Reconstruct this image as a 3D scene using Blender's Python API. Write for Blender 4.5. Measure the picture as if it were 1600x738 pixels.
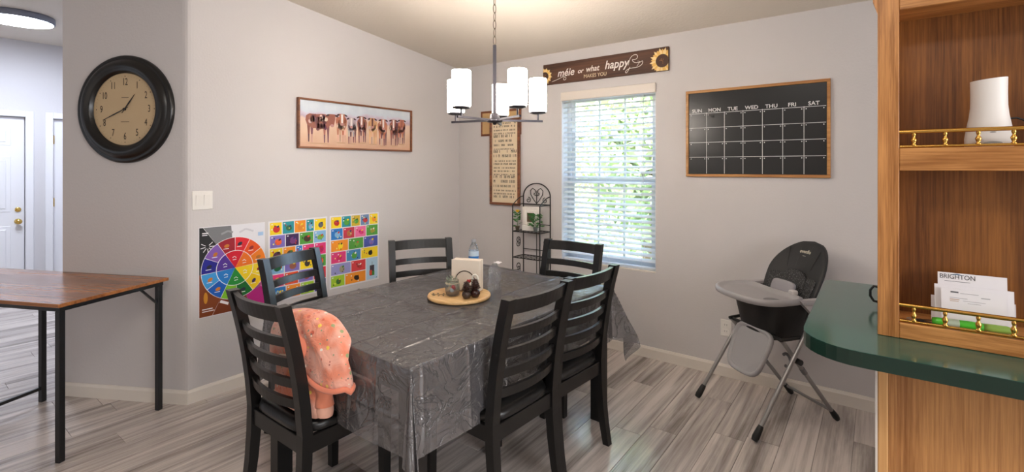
import bpy, math, random
from mathutils import Vector, Matrix
R = math.radians
PI = math.pi
rnd = random.Random(7)

for o in list(bpy.data.objects):
    bpy.data.objects.remove(o, do_unlink=True)
scn = bpy.context.scene
COL = scn.collection

# ------------------------------------------------------------------ camera
cam_d = bpy.data.cameras.new('camera')
cam = bpy.data.objects.new('camera', cam_d)
COL.objects.link(cam)
cam.location = (3.3464, -3.552, 1.44)
cam.rotation_euler = (R(90), 0, R(37.04))
cam_d.sensor_width = 36.0
cam_d.lens = 36.0 * 755.66 / 1600.0
cam_d.shift_y = -(738 / 2 - 261.9) / 1600.0
cam_d.clip_start = 0.02
scn.camera = cam

# ------------------------------------------------------------------ world, sun, exposure
w = bpy.data.worlds.new('sky')
scn.world = w
w.use_nodes = True
nt = w.node_tree
bg = nt.nodes['Background']
sky = nt.nodes.new('ShaderNodeTexSky')
sky.sky_type = 'NISHITA'
sky.sun_disc = False
sky.sun_elevation = R(48)
sky.sun_rotation = R(200)
sky.air_density = 1.0
sky.dust_density = 3.0
nt.links.new(sky.outputs[0], bg.inputs[0])
bg.inputs[1].default_value = 4.5

sun_d = bpy.data.lights.new('sun', 'SUN')
sun_d.energy = 24
sun_d.angle = R(2)
sun_d.color = (1.0, 0.95, 0.86)
sun = bpy.data.objects.new('sun', sun_d)
COL.objects.link(sun)
sun.rotation_euler = (R(42), 0, R(-20))

vs = scn.view_settings
vs.view_transform = 'Standard'
vs.look = 'None'
vs.exposure = 0.0
vs.gamma = 1.0
vs.use_curve_mapping = False


def area(name, loc, rot, size, energy, color):
    d = bpy.data.lights.new(name, 'AREA')
    d.shape = 'RECTANGLE'
    d.size, d.size_y = size
    d.energy = energy
    d.color = color
    o = bpy.data.objects.new(name, d)
    COL.objects.link(o)
    o.location = loc
    o.rotation_euler = rot
    return o


# daylight entering by the other windows of the house (behind and beside the camera)
area('living_window_daylight', (1.0, -7.35, 1.5), (R(90), 0, 0), (3.0, 1.6), 10, (1.0, 0.90, 0.78))
area('kitchen_window_daylight', (6.35, -2.9, 1.55), (R(90), 0, R(90)), (2.4, 1.3), 108, (0.97, 0.98, 1.0))
area('entry_window_daylight', (-2.6, -7.35, 1.4), (R(90), 0, 0), (1.8, 1.9), 9, (0.80, 0.88, 1.0))
# added downward fill above the camera, out of view, to brighten the floor
area('added_floor_fill', (2.9, -3.5, 2.80), (0, 0, 0), (1.2, 0.6), 34, (1.0, 0.94, 0.87))
# daylight through the dining window itself, sampled at its opening
pw_ = area('dining_window_portal', (1.608, 0.16, 1.36), (R(-90), 0, 0), (0.82, 1.42), 1, (1, 1, 1))
pw_.data.cycles.is_portal = True

# ------------------------------------------------------------------ materials
MATS = {}


def lin(c):
    """sRGB 0..255 -> linear"""
    out = []
    for v in c:
        v = v / 255.0
        out.append(v / 12.92 if v <= 0.04045 else ((v + 0.055) / 1.055) ** 2.4)
    return tuple(out) + (1.0,)


def setin(n, key, val):
    if key in n.inputs:
        n.inputs[key].default_value = val


def mat(name, col, rough=0.5, metal=0.0, spec=0.5, bump=None, vary=0.0, vscale=8.0, emit=0.0, trans=0.0,
        alpha=1.0, coat=0.0, ecol=None, sheen=0.0):
    if name in MATS:
        return MATS[name]
    m = bpy.data.materials.new(name)
    m.use_nodes = True
    nt = m.node_tree
    b = nt.nodes['Principled BSDF']
    b.inputs['Base Color'].default_value = lin(col)
    b.inputs['Roughness'].default_value = rough
    b.inputs['Metallic'].default_value = metal
    setin(b, 'Specular IOR Level', spec)
    setin(b, 'Transmission Weight', trans)
    setin(b, 'Alpha', alpha)
    setin(b, 'Coat Weight', coat)
    setin(b, 'Sheen Weight', sheen)
    if emit:
        setin(b, 'Emission Color', lin(ecol or col))
        setin(b, 'Emission Strength', emit)
    tc = None
    if bump or vary:
        tc = nt.nodes.new('ShaderNodeTexCoord')
    if vary:
        nz = nt.nodes.new('ShaderNodeTexNoise')
        nz.inputs['Scale'].default_value = vscale
        nz.inputs['Detail'].default_value = 4
        nt.links.new(tc.outputs['Object'], nz.inputs['Vector'])
        mx = nt.nodes.new('ShaderNodeMix')
        mx.data_type = 'RGBA'
        c = lin(col)
        mx.inputs[6].default_value = tuple(max(0, x * (1 - vary)) for x in c[:3]) + (1,)
        mx.inputs[7].default_value = tuple(min(1, x * (1 + vary)) for x in c[:3]) + (1,)
        nt.links.new(nz.outputs['Fac'], mx.inputs[0])
        nt.links.new(mx.outputs[2], b.inputs['Base Color'])
    if bump:
        sc, st, dist = bump
        n2 = nt.nodes.new('ShaderNodeTexNoise')
        n2.inputs['Scale'].default_value = sc
        n2.inputs['Detail'].default_value = 3
        nt.links.new(tc.outputs['Object'], n2.inputs['Vector'])
        bp = nt.nodes.new('ShaderNodeBump')
        bp.inputs['Strength'].default_value = st
        bp.inputs['Distance'].default_value = dist
        nt.links.new(n2.outputs['Fac'], bp.inputs['Height'])
        nt.links.new(bp.outputs[0], b.inputs['Normal'])
    MATS[name] = m
    return m


def wood(name, dark, light, axis='z', scale=9.0, stretch=14.0, rough=0.4, rnd_obj=False, wave=0.35, bump=0.08, fine=9.0, broad=0.9):
    """long-grain wood running along the given axis of the object"""
    m = bpy.data.materials.new(name)
    m.use_nodes = True
    nt = m.node_tree
    L = nt.links.new
    b = nt.nodes['Principled BSDF']
    b.inputs['Roughness'].default_value = rough
    tc = nt.nodes.new('ShaderNodeTexCoord')
    mp = nt.nodes.new('ShaderNodeMapping')
    s = [1.0, 1.0, 1.0]
    s['xyz'.index(axis)] = 1.0 / stretch
    mp.inputs['Scale'].default_value = s
    L(tc.outputs['Object'], mp.inputs['Vector'])
    vec = mp.outputs[0]
    oi = nt.nodes.new('ShaderNodeObjectInfo')
    if rnd_obj:
        ad = nt.nodes.new('ShaderNodeVectorMath')
        ad.operation = 'ADD'
        mu = nt.nodes.new('ShaderNodeMath')
        mu.operation = 'MULTIPLY'
        mu.inputs[1].default_value = 37.0
        L(oi.outputs['Random'], mu.inputs[0])
        cb = nt.nodes.new('ShaderNodeCombineXYZ')
        for i in range(3):
            L(mu.outputs[0], cb.inputs[i])
        L(vec, ad.inputs[0])
        L(cb.outputs[0], ad.inputs[1])
        vec = ad.outputs[0]
    n1 = nt.nodes.new('ShaderNodeTexNoise')
    n1.inputs['Scale'].default_value = scale
    n1.inputs['Detail'].default_value = 5
    n1.inputs['Roughness'].default_value = 0.6
    n1.inputs['Distortion'].default_value = 0.6
    L(vec, n1.inputs['Vector'])
    mp2 = nt.nodes.new('ShaderNodeMapping')
    s2 = [1.0, 1.0, 1.0]
    s2['xyz'.index(axis)] = 0.22
    mp2.inputs['Scale'].default_value = s2
    L(vec, mp2.inputs['Vector'])
    n2 = nt.nodes.new('ShaderNodeTexNoise')
    n2.inputs['Scale'].default_value = scale * fine
    n2.inputs['Detail'].default_value = 4
    n2.inputs['Roughness'].default_value = 0.65
    L(mp2.outputs[0], n2.inputs['Vector'])
    # ring pattern from the broad noise: cathedral grain
    mr = nt.nodes.new('ShaderNodeMath')
    mr.operation = 'MULTIPLY'
    mr.inputs[1].default_value = 13.0
    L(n1.outputs['Fac'], mr.inputs[0])
    sn = nt.nodes.new('ShaderNodeMath')
    sn.operation = 'SINE'
    L(mr.outputs[0], sn.inputs[0])
    a1 = nt.nodes.new('ShaderNodeMath')
    a1.operation = 'MULTIPLY_ADD'
    a1.inputs[1].default_value = wave * 0.5
    a1.inputs[2].default_value = 0.0
    L(sn.outputs[0], a1.inputs[0])
    a2 = nt.nodes.new('ShaderNodeMath')
    a2.operation = 'ADD'
    L(a1.outputs[0], a2.inputs[0])
    L(n2.outputs['Fac'], a2.inputs[1])
    fac = a2.outputs[0]
    if rnd_obj:
        a3 = nt.nodes.new('ShaderNodeMath')
        a3.operation = 'MULTIPLY_ADD'
        a3.inputs[1].default_value = 0.20
        a3.inputs[2].default_value = -0.06
        L(oi.outputs['Random'], a3.inputs[0])
        a4 = nt.nodes.new('ShaderNodeMath')
        a4.operation = 'ADD'
        L(fac, a4.inputs[0])
        L(a3.outputs[0], a4.inputs[1])
        a5 = nt.nodes.new('ShaderNodeMath')
        a5.operation = 'MULTIPLY_ADD'
        a5.inputs[1].default_value = broad
        a5.inputs[2].default_value = -0.47 * broad
        L(n1.outputs['Fac'], a5.inputs[0])
        a6 = nt.nodes.new('ShaderNodeMath')
        a6.operation = 'ADD'
        L(a4.outputs[0], a6.inputs[0])
        L(a5.outputs[0], a6.inputs[1])
        fac = a6.outputs[0]
    cr = nt.nodes.new('ShaderNodeValToRGB')
    cr.color_ramp.elements[0].position = 0.25
    cr.color_ramp.elements[0].color = lin(dark)
    cr.color_ramp.elements[1].position = 0.75
    cr.color_ramp.elements[1].color = lin(light)
    L(fac, cr.inputs[0])
    L(cr.outputs[0], b.inputs['Base Color'])
    if bump:
        bp = nt.nodes.new('ShaderNodeBump')
        bp.inputs['Strength'].default_value = bump
        bp.inputs['Distance'].default_value = 0.002
        L(n2.outputs['Fac'], bp.inputs['Height'])
        L(bp.outputs[0], b.inputs['Normal'])
    MATS[name] = m
    return m


M_wall = mat('wall_paint', (206, 202, 202), 0.75, bump=(75, 0.22, 0.004))
M_hallwall = mat('hall_wall_paint', (208, 207, 211), 0.75, bump=(75, 0.22, 0.004))
M_ceil = mat('ceiling_paint', (214, 205, 193), 0.85, bump=(60, 0.45, 0.006))
M_trim = mat('trim_white', (226, 219, 210), 0.4)
M_door = mat('door_white', (232, 233, 238), 0.35)
M_white = mat('white_plastic', (236, 233, 228), 0.4)
M_vinyl = mat('window_vinyl', (232, 236, 242), 0.4)
M_slat = mat('blind_slat', (236, 240, 245), 0.45)
_b = M_slat.node_tree
_t = _b.nodes.new('ShaderNodeBsdfTranslucent')
_t.inputs[0].default_value = (0.86, 0.89, 0.92, 1)
_m = _b.nodes.new('ShaderNodeMixShader')
_m.inputs[0].default_value = 0.4
_b.links.new(_b.nodes['Principled BSDF'].outputs[0], _m.inputs[1])
_b.links.new(_t.outputs[0], _m.inputs[2])
_b.links.new(_m.outputs[0], _b.nodes['Material Output'].inputs['Surface'])
M_black = mat('black_lacquer', (15, 14, 14), 0.34)
M_table = mat('table_black', (16, 16, 17), 0.35)
M_seat = mat('black_vinyl', (17, 17, 18), 0.33, bump=(180, 0.1, 0.001))
M_iron = mat('black_iron', (20, 19, 19), 0.45)
M_blackmetal = mat('desk_black_metal', (16, 17, 19), 0.4)
M_bronze = mat('dark_bronze', (60, 58, 64), 0.38, metal=0.7)
M_chain = mat('chain_bronze', (112, 100, 88), 0.4, metal=0.8)
M_brass = mat('brass', (212, 165, 84), 0.22, metal=1.0)
M_knob = mat('knob_brass', (222, 186, 104), 0.2, metal=1.0)
M_green = mat('green_laminate', (44, 88, 78), 0.16, vary=0.28, vscale=7)
M_grey = mat('grey_plastic', (160, 158, 160), 0.4)
M_greydark = mat('grey_plastic_dark', (112, 110, 112), 0.45)
M_tube = mat('grey_tube', (150, 148, 147), 0.35, metal=0.5)
M_rubber = mat('black_rubber', (18, 18, 19), 0.5)
M_fabric = mat('black_fabric', (30, 31, 33), 0.6, bump=(90, 0.2, 0.002))
M_glass = mat('clear_glass', (255, 255, 255), 0.02, trans=1.0)
M_paper = mat('paper_white', (228, 226, 230), 0.7)
M_ink = mat('ink_dark', (42, 42, 48), 0.7)
M_chalk = mat('chalk_white', (222, 222, 222), 0.8)
M_board = mat('chalkboard', (20, 21, 22), 0.28)
OAK_Z = wood('oak_vertical', (136, 84, 38), (206, 146, 86), 'z', 12.0, 9.0, 0.36, wave=0.26, fine=16)
OAK_X = wood('oak_horizontal', (140, 88, 40), (204, 146, 86), 'x', 12.0, 9.0, 0.36, wave=0.26, fine=16)
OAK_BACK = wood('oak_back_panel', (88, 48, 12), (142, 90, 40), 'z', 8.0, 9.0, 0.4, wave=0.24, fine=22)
OAK_BASE = wood('oak_base_panel', (142, 90, 44), (196, 142, 86), 'z', 8.0, 9.0, 0.36, wave=0.26, fine=22)
DESK_X = wood('desk_top_wood', (112, 66, 36), (168, 108, 62), 'x', 6.0, 12.0, 0.22)
FRAME_OAK = wood('frame_oak', (160, 108, 56), (200, 148, 88), 'x', 9.0, 12.0, 0.45)
FRAME_BROWN = wood('frame_brown', (86, 46, 26), (142, 86, 50), 'x', 9.0, 12.0, 0.4)
SIGN_WOOD = wood('sign_wood', (62, 38, 26), (96, 62, 44), 'x', 9.0, 14.0, 0.6)
SUSAN = wood('susan_wood', (196, 150, 92), (232, 194, 138), 'x', 7.0, 8.0, 0.45)
PLANK = wood('vinyl_plank', (128, 119, 114), (216, 206, 200), 'y', 7.0, 9.0, 0.20, rnd_obj=True, wave=0.10, fine=5.0, broad=0.7)


# ------------------------------------------------------------------ mesh builder
class MB:
    def __init__(self):
        self.v, self.f, self.mi, self.sm = [], [], [], []
        self.M = None

    def add(self, vs, fs, mi=0, sm=False):
        n = len(self.v)
        if self.M is not None:
            vs = [self.M @ Vector(p) for p in vs]
        self.v += [tuple(p) for p in vs]
        for f in fs:
            self.f.append([i + n for i in f])
            self.mi.append(mi)
            self.sm.append(sm)
        return self

    def _convex(self, vs, fs, mi, sm=False):
        c = Vector((0, 0, 0))
        for p in vs:
            c += Vector(p)
        c /= len(vs)
        out = []
        for f in fs:
            a, b_, d = (Vector(vs[f[0]]), Vector(vs[f[1]]), Vector(vs[f[2]]))
            nrm = (b_ - a).cross(d - a)
            cen = sum((Vector(vs[i]) for i in f), Vector((0, 0, 0))) / len(f)
            out.append(f if nrm.dot(cen - c) >= 0 else f[::-1])
        self.add(vs, out, mi, sm)
        return self

    def box(self, x0, x1, y0, y1, z0, z1, b=0.0, mi=0):
        lo, hi = (x0, y0, z0), (x1, y1, z1)
        if b <= 0:
            vs = [((x0, x1)[i & 1], (y0, y1)[i >> 1 & 1], (z0, z1)[i >> 2 & 1]) for i in range(8)]
            fs = [[0, 1, 3, 2], [4, 5, 7, 6], [0, 1, 5, 4], [2, 3, 7, 6], [0, 2, 6, 4], [1, 3, 7, 5]]
            return self._convex(vs, fs, mi)
        vs, idx = [], {}
        for i in range(8):
            s = [(i >> k) & 1 for k in range(3)]
            for a in range(3):
                p = []
                for k in range(3):
                    base = hi[k] if s[k] else lo[k]
                    if k != a:
                        base += -b if s[k] else b
                    p.append(base)
                idx[(i, a)] = len(vs)
                vs.append(tuple(p))
        fs = []
        for a in range(3):
            o = [k for k in range(3) if k != a]
            for s in (0, 1):
                q = []
                for (p, r) in ((0, 0), (1, 0), (1, 1), (0, 1)):
                    i = (s << a) | (p << o[0]) | (r << o[1])
                    q.append(idx[(i, a)])
                fs.append(q)
        for c in range(3):
            o = [k for k in range(3) if k != c]
            for p in (0, 1):
                for r in (0, 1):
                    i = (p << o[0]) | (r << o[1])
                    j = i | (1 << c)
                    fs.append([idx[(i, o[0])], idx[(j, o[0])], idx[(j, o[1])], idx[(i, o[1])]])
        for i in range(8):
            fs.append([idx[(i, 0)], idx[(i, 1)], idx[(i, 2)]])
        return self._convex(vs, fs, mi)

    def hexa(self, bot, top, mi=0):
        """8 corners: four below, four above, same order"""
        vs = list(bot) + list(top)
        fs = [[0, 1, 2, 3], [4, 5, 6, 7], [0, 1, 5, 4], [1, 2, 6, 5], [2, 3, 7, 6], [3, 0, 4, 7]]
        return self._convex(vs, fs, mi)

    def tube(self, path, r, n=8, closed=False, mi=0, sq=False):
        P = [Vector(p) for p in path]
        k = len(P)
        rs = r if isinstance(r, (list, tuple)) else [r] * k
        tang = []
        for i in range(k):
            if closed:
                t = P[(i + 1) % k] - P[i - 1]
            else:
                t = P[min(i + 1, k - 1)] - P[max(i - 1, 0)]
            tang.append(t.normalized())
        up = Vector((0, 0, 1)) if abs(tang[0].z) < 0.9 else Vector((1, 0, 0))
        nx = tang[0].cross(up).normalized()
        vs, fs = [], []
        for i in range(k):
            nx = (nx - tang[i] * nx.dot(tang[i])).normalized()
            ny = tang[i].cross(nx)
            for j in range(n):
                a = 2 * PI * (j + (0.5 if sq else 0)) / n
                vs.append(P[i] + (nx * math.cos(a) + ny * math.sin(a)) * rs[i])
        m = k if closed else k - 1
        for i in range(m):
            for j in range(n):
                i2 = (i + 1) % k
                fs.append([i * n + j, i2 * n + j, i2 * n + (j + 1) % n, i * n + (j + 1) % n][::-1])
        self.add(vs, fs, mi, not sq)
        if not closed:
            self.add(vs[:n], [list(range(n))], mi)
            self.add(vs[-n:], [list(range(n))[::-1]], mi)
        return self

    def lathe(self, prof, n=24, c=(0, 0, 0), mi=0, cap0=True, cap1=True, sm=True, mis=None, sx=1.0, sy=1.0):
        vs, k = [], len(prof)
        for (r, z) in prof:
            for j in range(n):
                a = 2 * PI * j / n
                vs.append((c[0] + r * sx * math.cos(a), c[1] + r * sy * math.sin(a), c[2] + z))
        for i in range(k - 1):
            fs = [[i * n + j, i * n + (j + 1) % n, (i + 1) * n + (j + 1) % n, (i + 1) * n + j] for j in range(n)]
            self.add_idx(vs, fs, mis[i] if mis else mi, sm) if False else None
        fs, ms = [], []
        base = len(self.v)
        if self.M is not None:
            self.v += [tuple(self.M @ Vector(p)) for p in vs]
        else:
            self.v += vs
        for i in range(k - 1):
            for j in range(n):
                self.f.append([base + i * n + j, base + i * n + (j + 1) % n, base + (i + 1) * n + (j + 1) % n, base + (i + 1) * n + j])
                self.mi.append(mis[i] if mis else mi)
                self.sm.append(sm)
        if cap0 and prof[0][0] > 1e-6:
            self.f.append([base + j for j in range(n)][::-1])
            self.mi.append(mis[0] if mis else mi)
            self.sm.append(False)
        if cap1 and prof[-1][0] > 1e-6:
            self.f.append([base + (k - 1) * n + j for j in range(n)])
            self.mi.append(mis[-1] if mis else mi)
            self.sm.append(False)
        return self

    def prism(self, poly, a, b, mi=0, plane='xy', sm=False):
        """poly in 2-D, extruded from a to b along the third axis"""
        def mk(p, q):
            if plane == 'xy':
                return (p[0], p[1], q)
            if plane == 'xz':
                return (p[0], q, p[1])
            return (q, p[0], p[1])
        n = len(poly)
        area2 = sum(poly[i][0] * poly[(i + 1) % n][1] - poly[(i + 1) % n][0] * poly[i][1] for i in range(n))
        if area2 < 0:
            poly = poly[::-1]
        vs = [mk(p, a) for p in poly] + [mk(p, b) for p in poly]
        lowf = list(range(n))[::-1]
        topf = [n + i for i in range(n)]
        side = [[i, (i + 1) % n, n + (i + 1) % n, n + i] for i in range(n)]
        flip = (b < a) != (plane == 'xz')
        fs = [lowf, topf]
        if flip:
            fs = [f[::-1] for f in fs]
            side = [f[::-1] for f in side]
        self.add(vs, fs, mi)
        self.add(vs, side, mi, sm)
        return self

    def flat(self, poly, out, mi=0):
        """flat polygon of a wall print in (x,z), facing -y, lying `out` in front of the sheet"""
        n = len(poly)
        area2 = sum(poly[i][0] * poly[(i + 1) % n][1] - poly[(i + 1) % n][0] * poly[i][1] for i in range(n))
        if abs(area2) < 1e-9:
            return self
        if area2 < 0:
            poly = poly[::-1]
        return self.add([(p[0], -out, p[1]) for p in poly], [list(range(n))], mi)

    def disc(self, cx, cz, rx, rz, out, mi=0, n=16, rot=0.0):
        pts = []
        for i in range(n):
            a = 2 * PI * i / n
            x, z = rx * math.cos(a), rz * math.sin(a)
            pts.append((cx + x * math.cos(rot) - z * math.sin(rot), cz + x * math.sin(rot) + z * math.cos(rot)))
        return self.flat(pts, out, mi)

    def stroke(self, pts, wd, out, mi=0):
        for (a, b) in zip(pts[:-1], pts[1:]):
            dx, dz = b[0] - a[0], b[1] - a[1]
            l = math.hypot(dx, dz)
            if l < 1e-6:
                continue
            nx, nz = -dz / l * wd / 2, dx / l * wd / 2
            self.flat([(a[0] + nx, a[1] + nz), (a[0] - nx, a[1] - nz), (b[0] - nx, b[1] - nz), (b[0] + nx, b[1] + nz)], out, mi)
        return self

    def surf(self, fn, nu, nv, mi=0, sm=True, closed_u=False):
        vs = []
        for i in range(nu + (0 if closed_u else 1)):
            for j in range(nv + 1):
                vs.append(fn(i / nu, j / nv))
        fs = []
        for i in range(nu):
            i2 = (i + 1) % nu if closed_u else i + 1
            for j in range(nv):
                fs.append([i * (nv + 1) + j, i2 * (nv + 1) + j, i2 * (nv + 1) + j + 1, i * (nv + 1) + j + 1])
        return self.add(vs, fs, mi, sm)

    def mesh(self, name, mats):
        me = bpy.data.meshes.new(name)
        me.from_pydata(self.v, [], self.f)
        for m in (mats if isinstance(mats, (list, tuple)) else [mats]):
            me.materials.append(m)
        me.polygons.foreach_set('material_index', self.mi)
        me.polygons.foreach_set('use_smooth', self.sm)
        me.update()
        return me

    def build(self, name, mats, parent=None, loc=(0, 0, 0), rotz=0.0):
        o = bpy.data.objects.new(name, self.mesh(name, mats))
        COL.objects.link(o)
        o.location = loc
        o.rotation_euler = (0, 0, rotz)
        if parent is not None:
            o.parent = parent
        return o


def tag(o, label, cat, group=None, kind=None):
    if label:
        o['label'] = label
    if cat:
        o['category'] = cat
    if group:
        o['group'] = group
    if kind:
        o['kind'] = kind
    return o


def thing(name, label, cat, loc=(0, 0, 0), rotz=0.0, group=None):
    o = bpy.data.objects.new(name, None)
    o.empty_display_size = 0.1
    COL.objects.link(o)
    o.location = loc
    o.rotation_euler = (0, 0, rotz)
    return tag(o, label, cat, group)


def struct(o):
    o['kind'] = 'structure'
    return o


def copy_tree(o, parent=None):
    c = o.copy()
    COL.objects.link(c)
    c.parent = parent
    for ch in list(o.children):
        copy_tree(ch, c)
    return c


def text(name, s, size, m, parent, x, z, out, shear=0.0, align='CENTER', sx=1.0, rot=0.0, thick=0.0003, offset=0.0, spacing=1.0):
    """lettering lying on a vertical face: local x along the face, z up, facing -y"""
    cu = bpy.data.curves.new(name, 'FONT')
    cu.body = s
    cu.size = size
    cu.shear = shear
    cu.align_x = align
    cu.align_y = 'CENTER'
    cu.extrude = thick
    cu.offset = offset
    cu.space_character = spacing
    cu.resolution_u = 3
    tmp = bpy.data.objects.new(name, cu)
    COL.objects.link(tmp)
    dg = bpy.context.evaluated_depsgraph_get()
    me = bpy.data.meshes.new_from_object(tmp.evaluated_get(dg))
    bpy.data.objects.remove(tmp, do_unlink=True)
    cr, sr = math.cos(rot), math.sin(rot)
    for v in me.vertices:
        px, py = v.co.x * sx, v.co.y
        v.co = (x + px * cr - py * sr, -out - v.co.z, z + px * sr + py * cr)
    me.materials.clear()
    me.materials.append(m)
    me.name = name
    o = bpy.data.objects.new(name, me)
    COL.objects.link(o)
    o.parent = parent
    return o

# ------------------------------------------------------------------ the shell
CEIL0, CSL = 2.428, 0.116        # ceiling height at the window wall, rise per metre towards the camera
H = 3.6
KX, KY = 0.0, -2.393             # outside corner between left wall and angled wall
WA = R(-151.0)
WL = 0.883
EX, EY = KX + WL * math.cos(WA), KY + WL * math.sin(WA)
YB, XR, XH = -7.5, 6.5, -4.2

# floor: a slab with planks laid over the part in view
fl = struct(MB().box(XH - 0.2, XR + 0.2, YB - 0.2, 0.2, -0.12, -0.006).build('floor', PLANK))
PW, PL = 0.152, 1.22
ncol = int((3.62 - XH) / PW)
for i in range(ncol):
    x0 = XH + i * PW
    y = -3.75 - rnd.random() * PL
    while y < 0:
        y1 = min(y + PL, 0.0)
        ya = max(y, -3.9)
        ymax = 0.0 if x0 > -0.05 else (-1.62)
        yb = min(y1, ymax)
        if yb - ya > 0.05:
            g = 0.0008
            MB().box(-PW / 2 + g, PW / 2 - g, ya - (ya + yb) / 2 + g, yb - (ya + yb) / 2 - g, -0.006, 0.0, 0.0012).build(
                'plank', PLANK, fl, (x0 + PW / 2, (ya + yb) / 2, 0))
        y = y1

# window wall with its opening
WX0, WX1, WZ0, WZ1 = 1.196, 2.02, 0.643, 2.07
T = 0.14
mb = MB()
mb.box(-0.14, WX0, 0, T, 0, H).box(WX1, XR, 0, T, 0, H).box(WX0, WX1, 0, T, 0, WZ0).box(WX0, WX1, 0, T, WZ1, H)
struct(mb.build('wall_back', M_wall))
# left wall and angled wall share a rounded outside corner
r0 = 0.035
mid = (KX - 0.006, KY + 0.003)
mb = MB()
mb.prism([(0, 0.0), (0, KY + 0.035), (-0.0015, KY + 0.018), mid, (-0.12, KY + 0.10), (-0.12, 0.0)], 0, H)
struct(mb.build('wall_left', M_wall))
d = Vector((math.cos(WA), math.sin(WA)))
nrm = Vector((d.y, -d.x))       # away from the room
if nrm.y < 0:
    nrm = -nrm
e1 = Vector((EX, EY))
e2 = e1 + nrm * 0.12
k1 = Vector((KX, KY)) + d * 0.035
k2 = Vector((KX, KY)) + d * 0.018
mb = MB()
mb.prism([mid, tuple(k2 - nrm * 0.0 + Vector((-0.001, 0.0015))), tuple(k1), tuple(e1), tuple(e2), (-0.12, KY + 0.10)], 0, H)
struct(mb.build('wall_angled', M_wall))
struct(MB().box(e2.x - 0.01, e2.x + 0.10, e2.y - 0.005, -1.5, 0, H).build('wall_passage', M_hallwall))
# hall end wall (two doors) and the rest of the house round the camera
D1 = (-3.43, -2.520)   # door openings along y
D2 = (-2.295, -1.70)
DH = 2.0
mb = MB()
mb.box(XH - T, XH, YB, D1[0], 0, H).box(XH - T, XH, D1[1], D2[0], 0, H).box(XH - T, XH, D2[1], -1.5, 0, H)
mb.box(XH - T, XH, D1[0], D1[1], DH, H).box(XH - T, XH, D2[0], D2[1], DH, H)
struct(mb.build('wall_hall', M_hallwall))
struct(MB().box(XH - T, e2.x, -1.62, -1.5, 0, H).build('wall_hall_side', M_hallwall))
struct(MB().box(XH - T, XR + T, YB - T, YB, 0, H).build('wall_rear', M_wall))
struct(MB().box(XR, XR + T, YB, T, 0, H).build('wall_right', M_wall))
# ceiling: sloped over the dining side, level over the hall
def cz(y):
    return CEIL0 - CSL * y
mb = MB()
xa = -1.3
ys = [T, -6.0, YB - T]
mb.hexa([(xa, T, cz(T)), (XR + T, T, cz(T)), (XR + T, YB - T, cz(YB)), (xa, YB - T, cz(YB))],
        [(xa, T, cz(T) + 0.1), (XR + T, T, cz(T) + 0.1), (XR + T, YB - T, cz(YB) + 0.1), (xa, YB - T, cz(YB) + 0.1)])
struct(mb.build('ceiling', M_ceil))
HC = 2.845
mb = MB()
mb.box(XH - T, xa, YB - T, -1.4, HC, HC + 0.1)
struct(mb.build('ceiling_hall', M_ceil))
struct(MB().box(xa - 0.02, xa, YB - T, -1.4, HC - 0.0, H).build('wall_ceiling_step', M_ceil))
# roof over everything so that no sky leaks in
struct(MB().box(XH - 0.5, XR + 0.5, YB - 0.5, 0.35, H, H + 0.1).build('roof', M_ceil))


def baseboard(name, p0, p1, side, m=M_trim, hb=0.083):
    """skirting from p0 to p1; `side` is the unit vector out of the wall"""
    p0, p1, s = Vector((p0[0], p0[1], 0)), Vector((p1[0], p1[1], 0)), Vector((side[0], side[1], 0))
    t = 0.014
    prof = [(0, 0), (t, 0), (t, hb - 0.016), (t * 0.45, hb), (0, hb)]
    vs = []
    for p in (p0, p1):
        for (o_, z) in prof:
            vs.append(p + s * o_ + Vector((0, 0, z)))
    n = len(prof)
    fs = [[i, (i + 1) % n, n + (i + 1) % n, n + i] for i in range(n)] + [list(range(n)), [n + i for i in range(n)]]
    return struct(MB()._convex(vs, fs, 0).build(name, m))


nw = (-nrm.x, -nrm.y)
baseboard('baseboard_back', (0.0, 0.0), (3.6, 0.0), (0, -1))
baseboard('baseboard_left', (0, 0), (0, KY - 0.003), (1, 0))
baseboard('baseboard_angled', (KX + d.x * -0.008, KY + d.y * -0.008), (EX, EY), nw)
baseboard('baseboard_hall', (XH, D1[1] + 0.07), (XH, D2[0] - 0.07), (1, 0))


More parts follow.
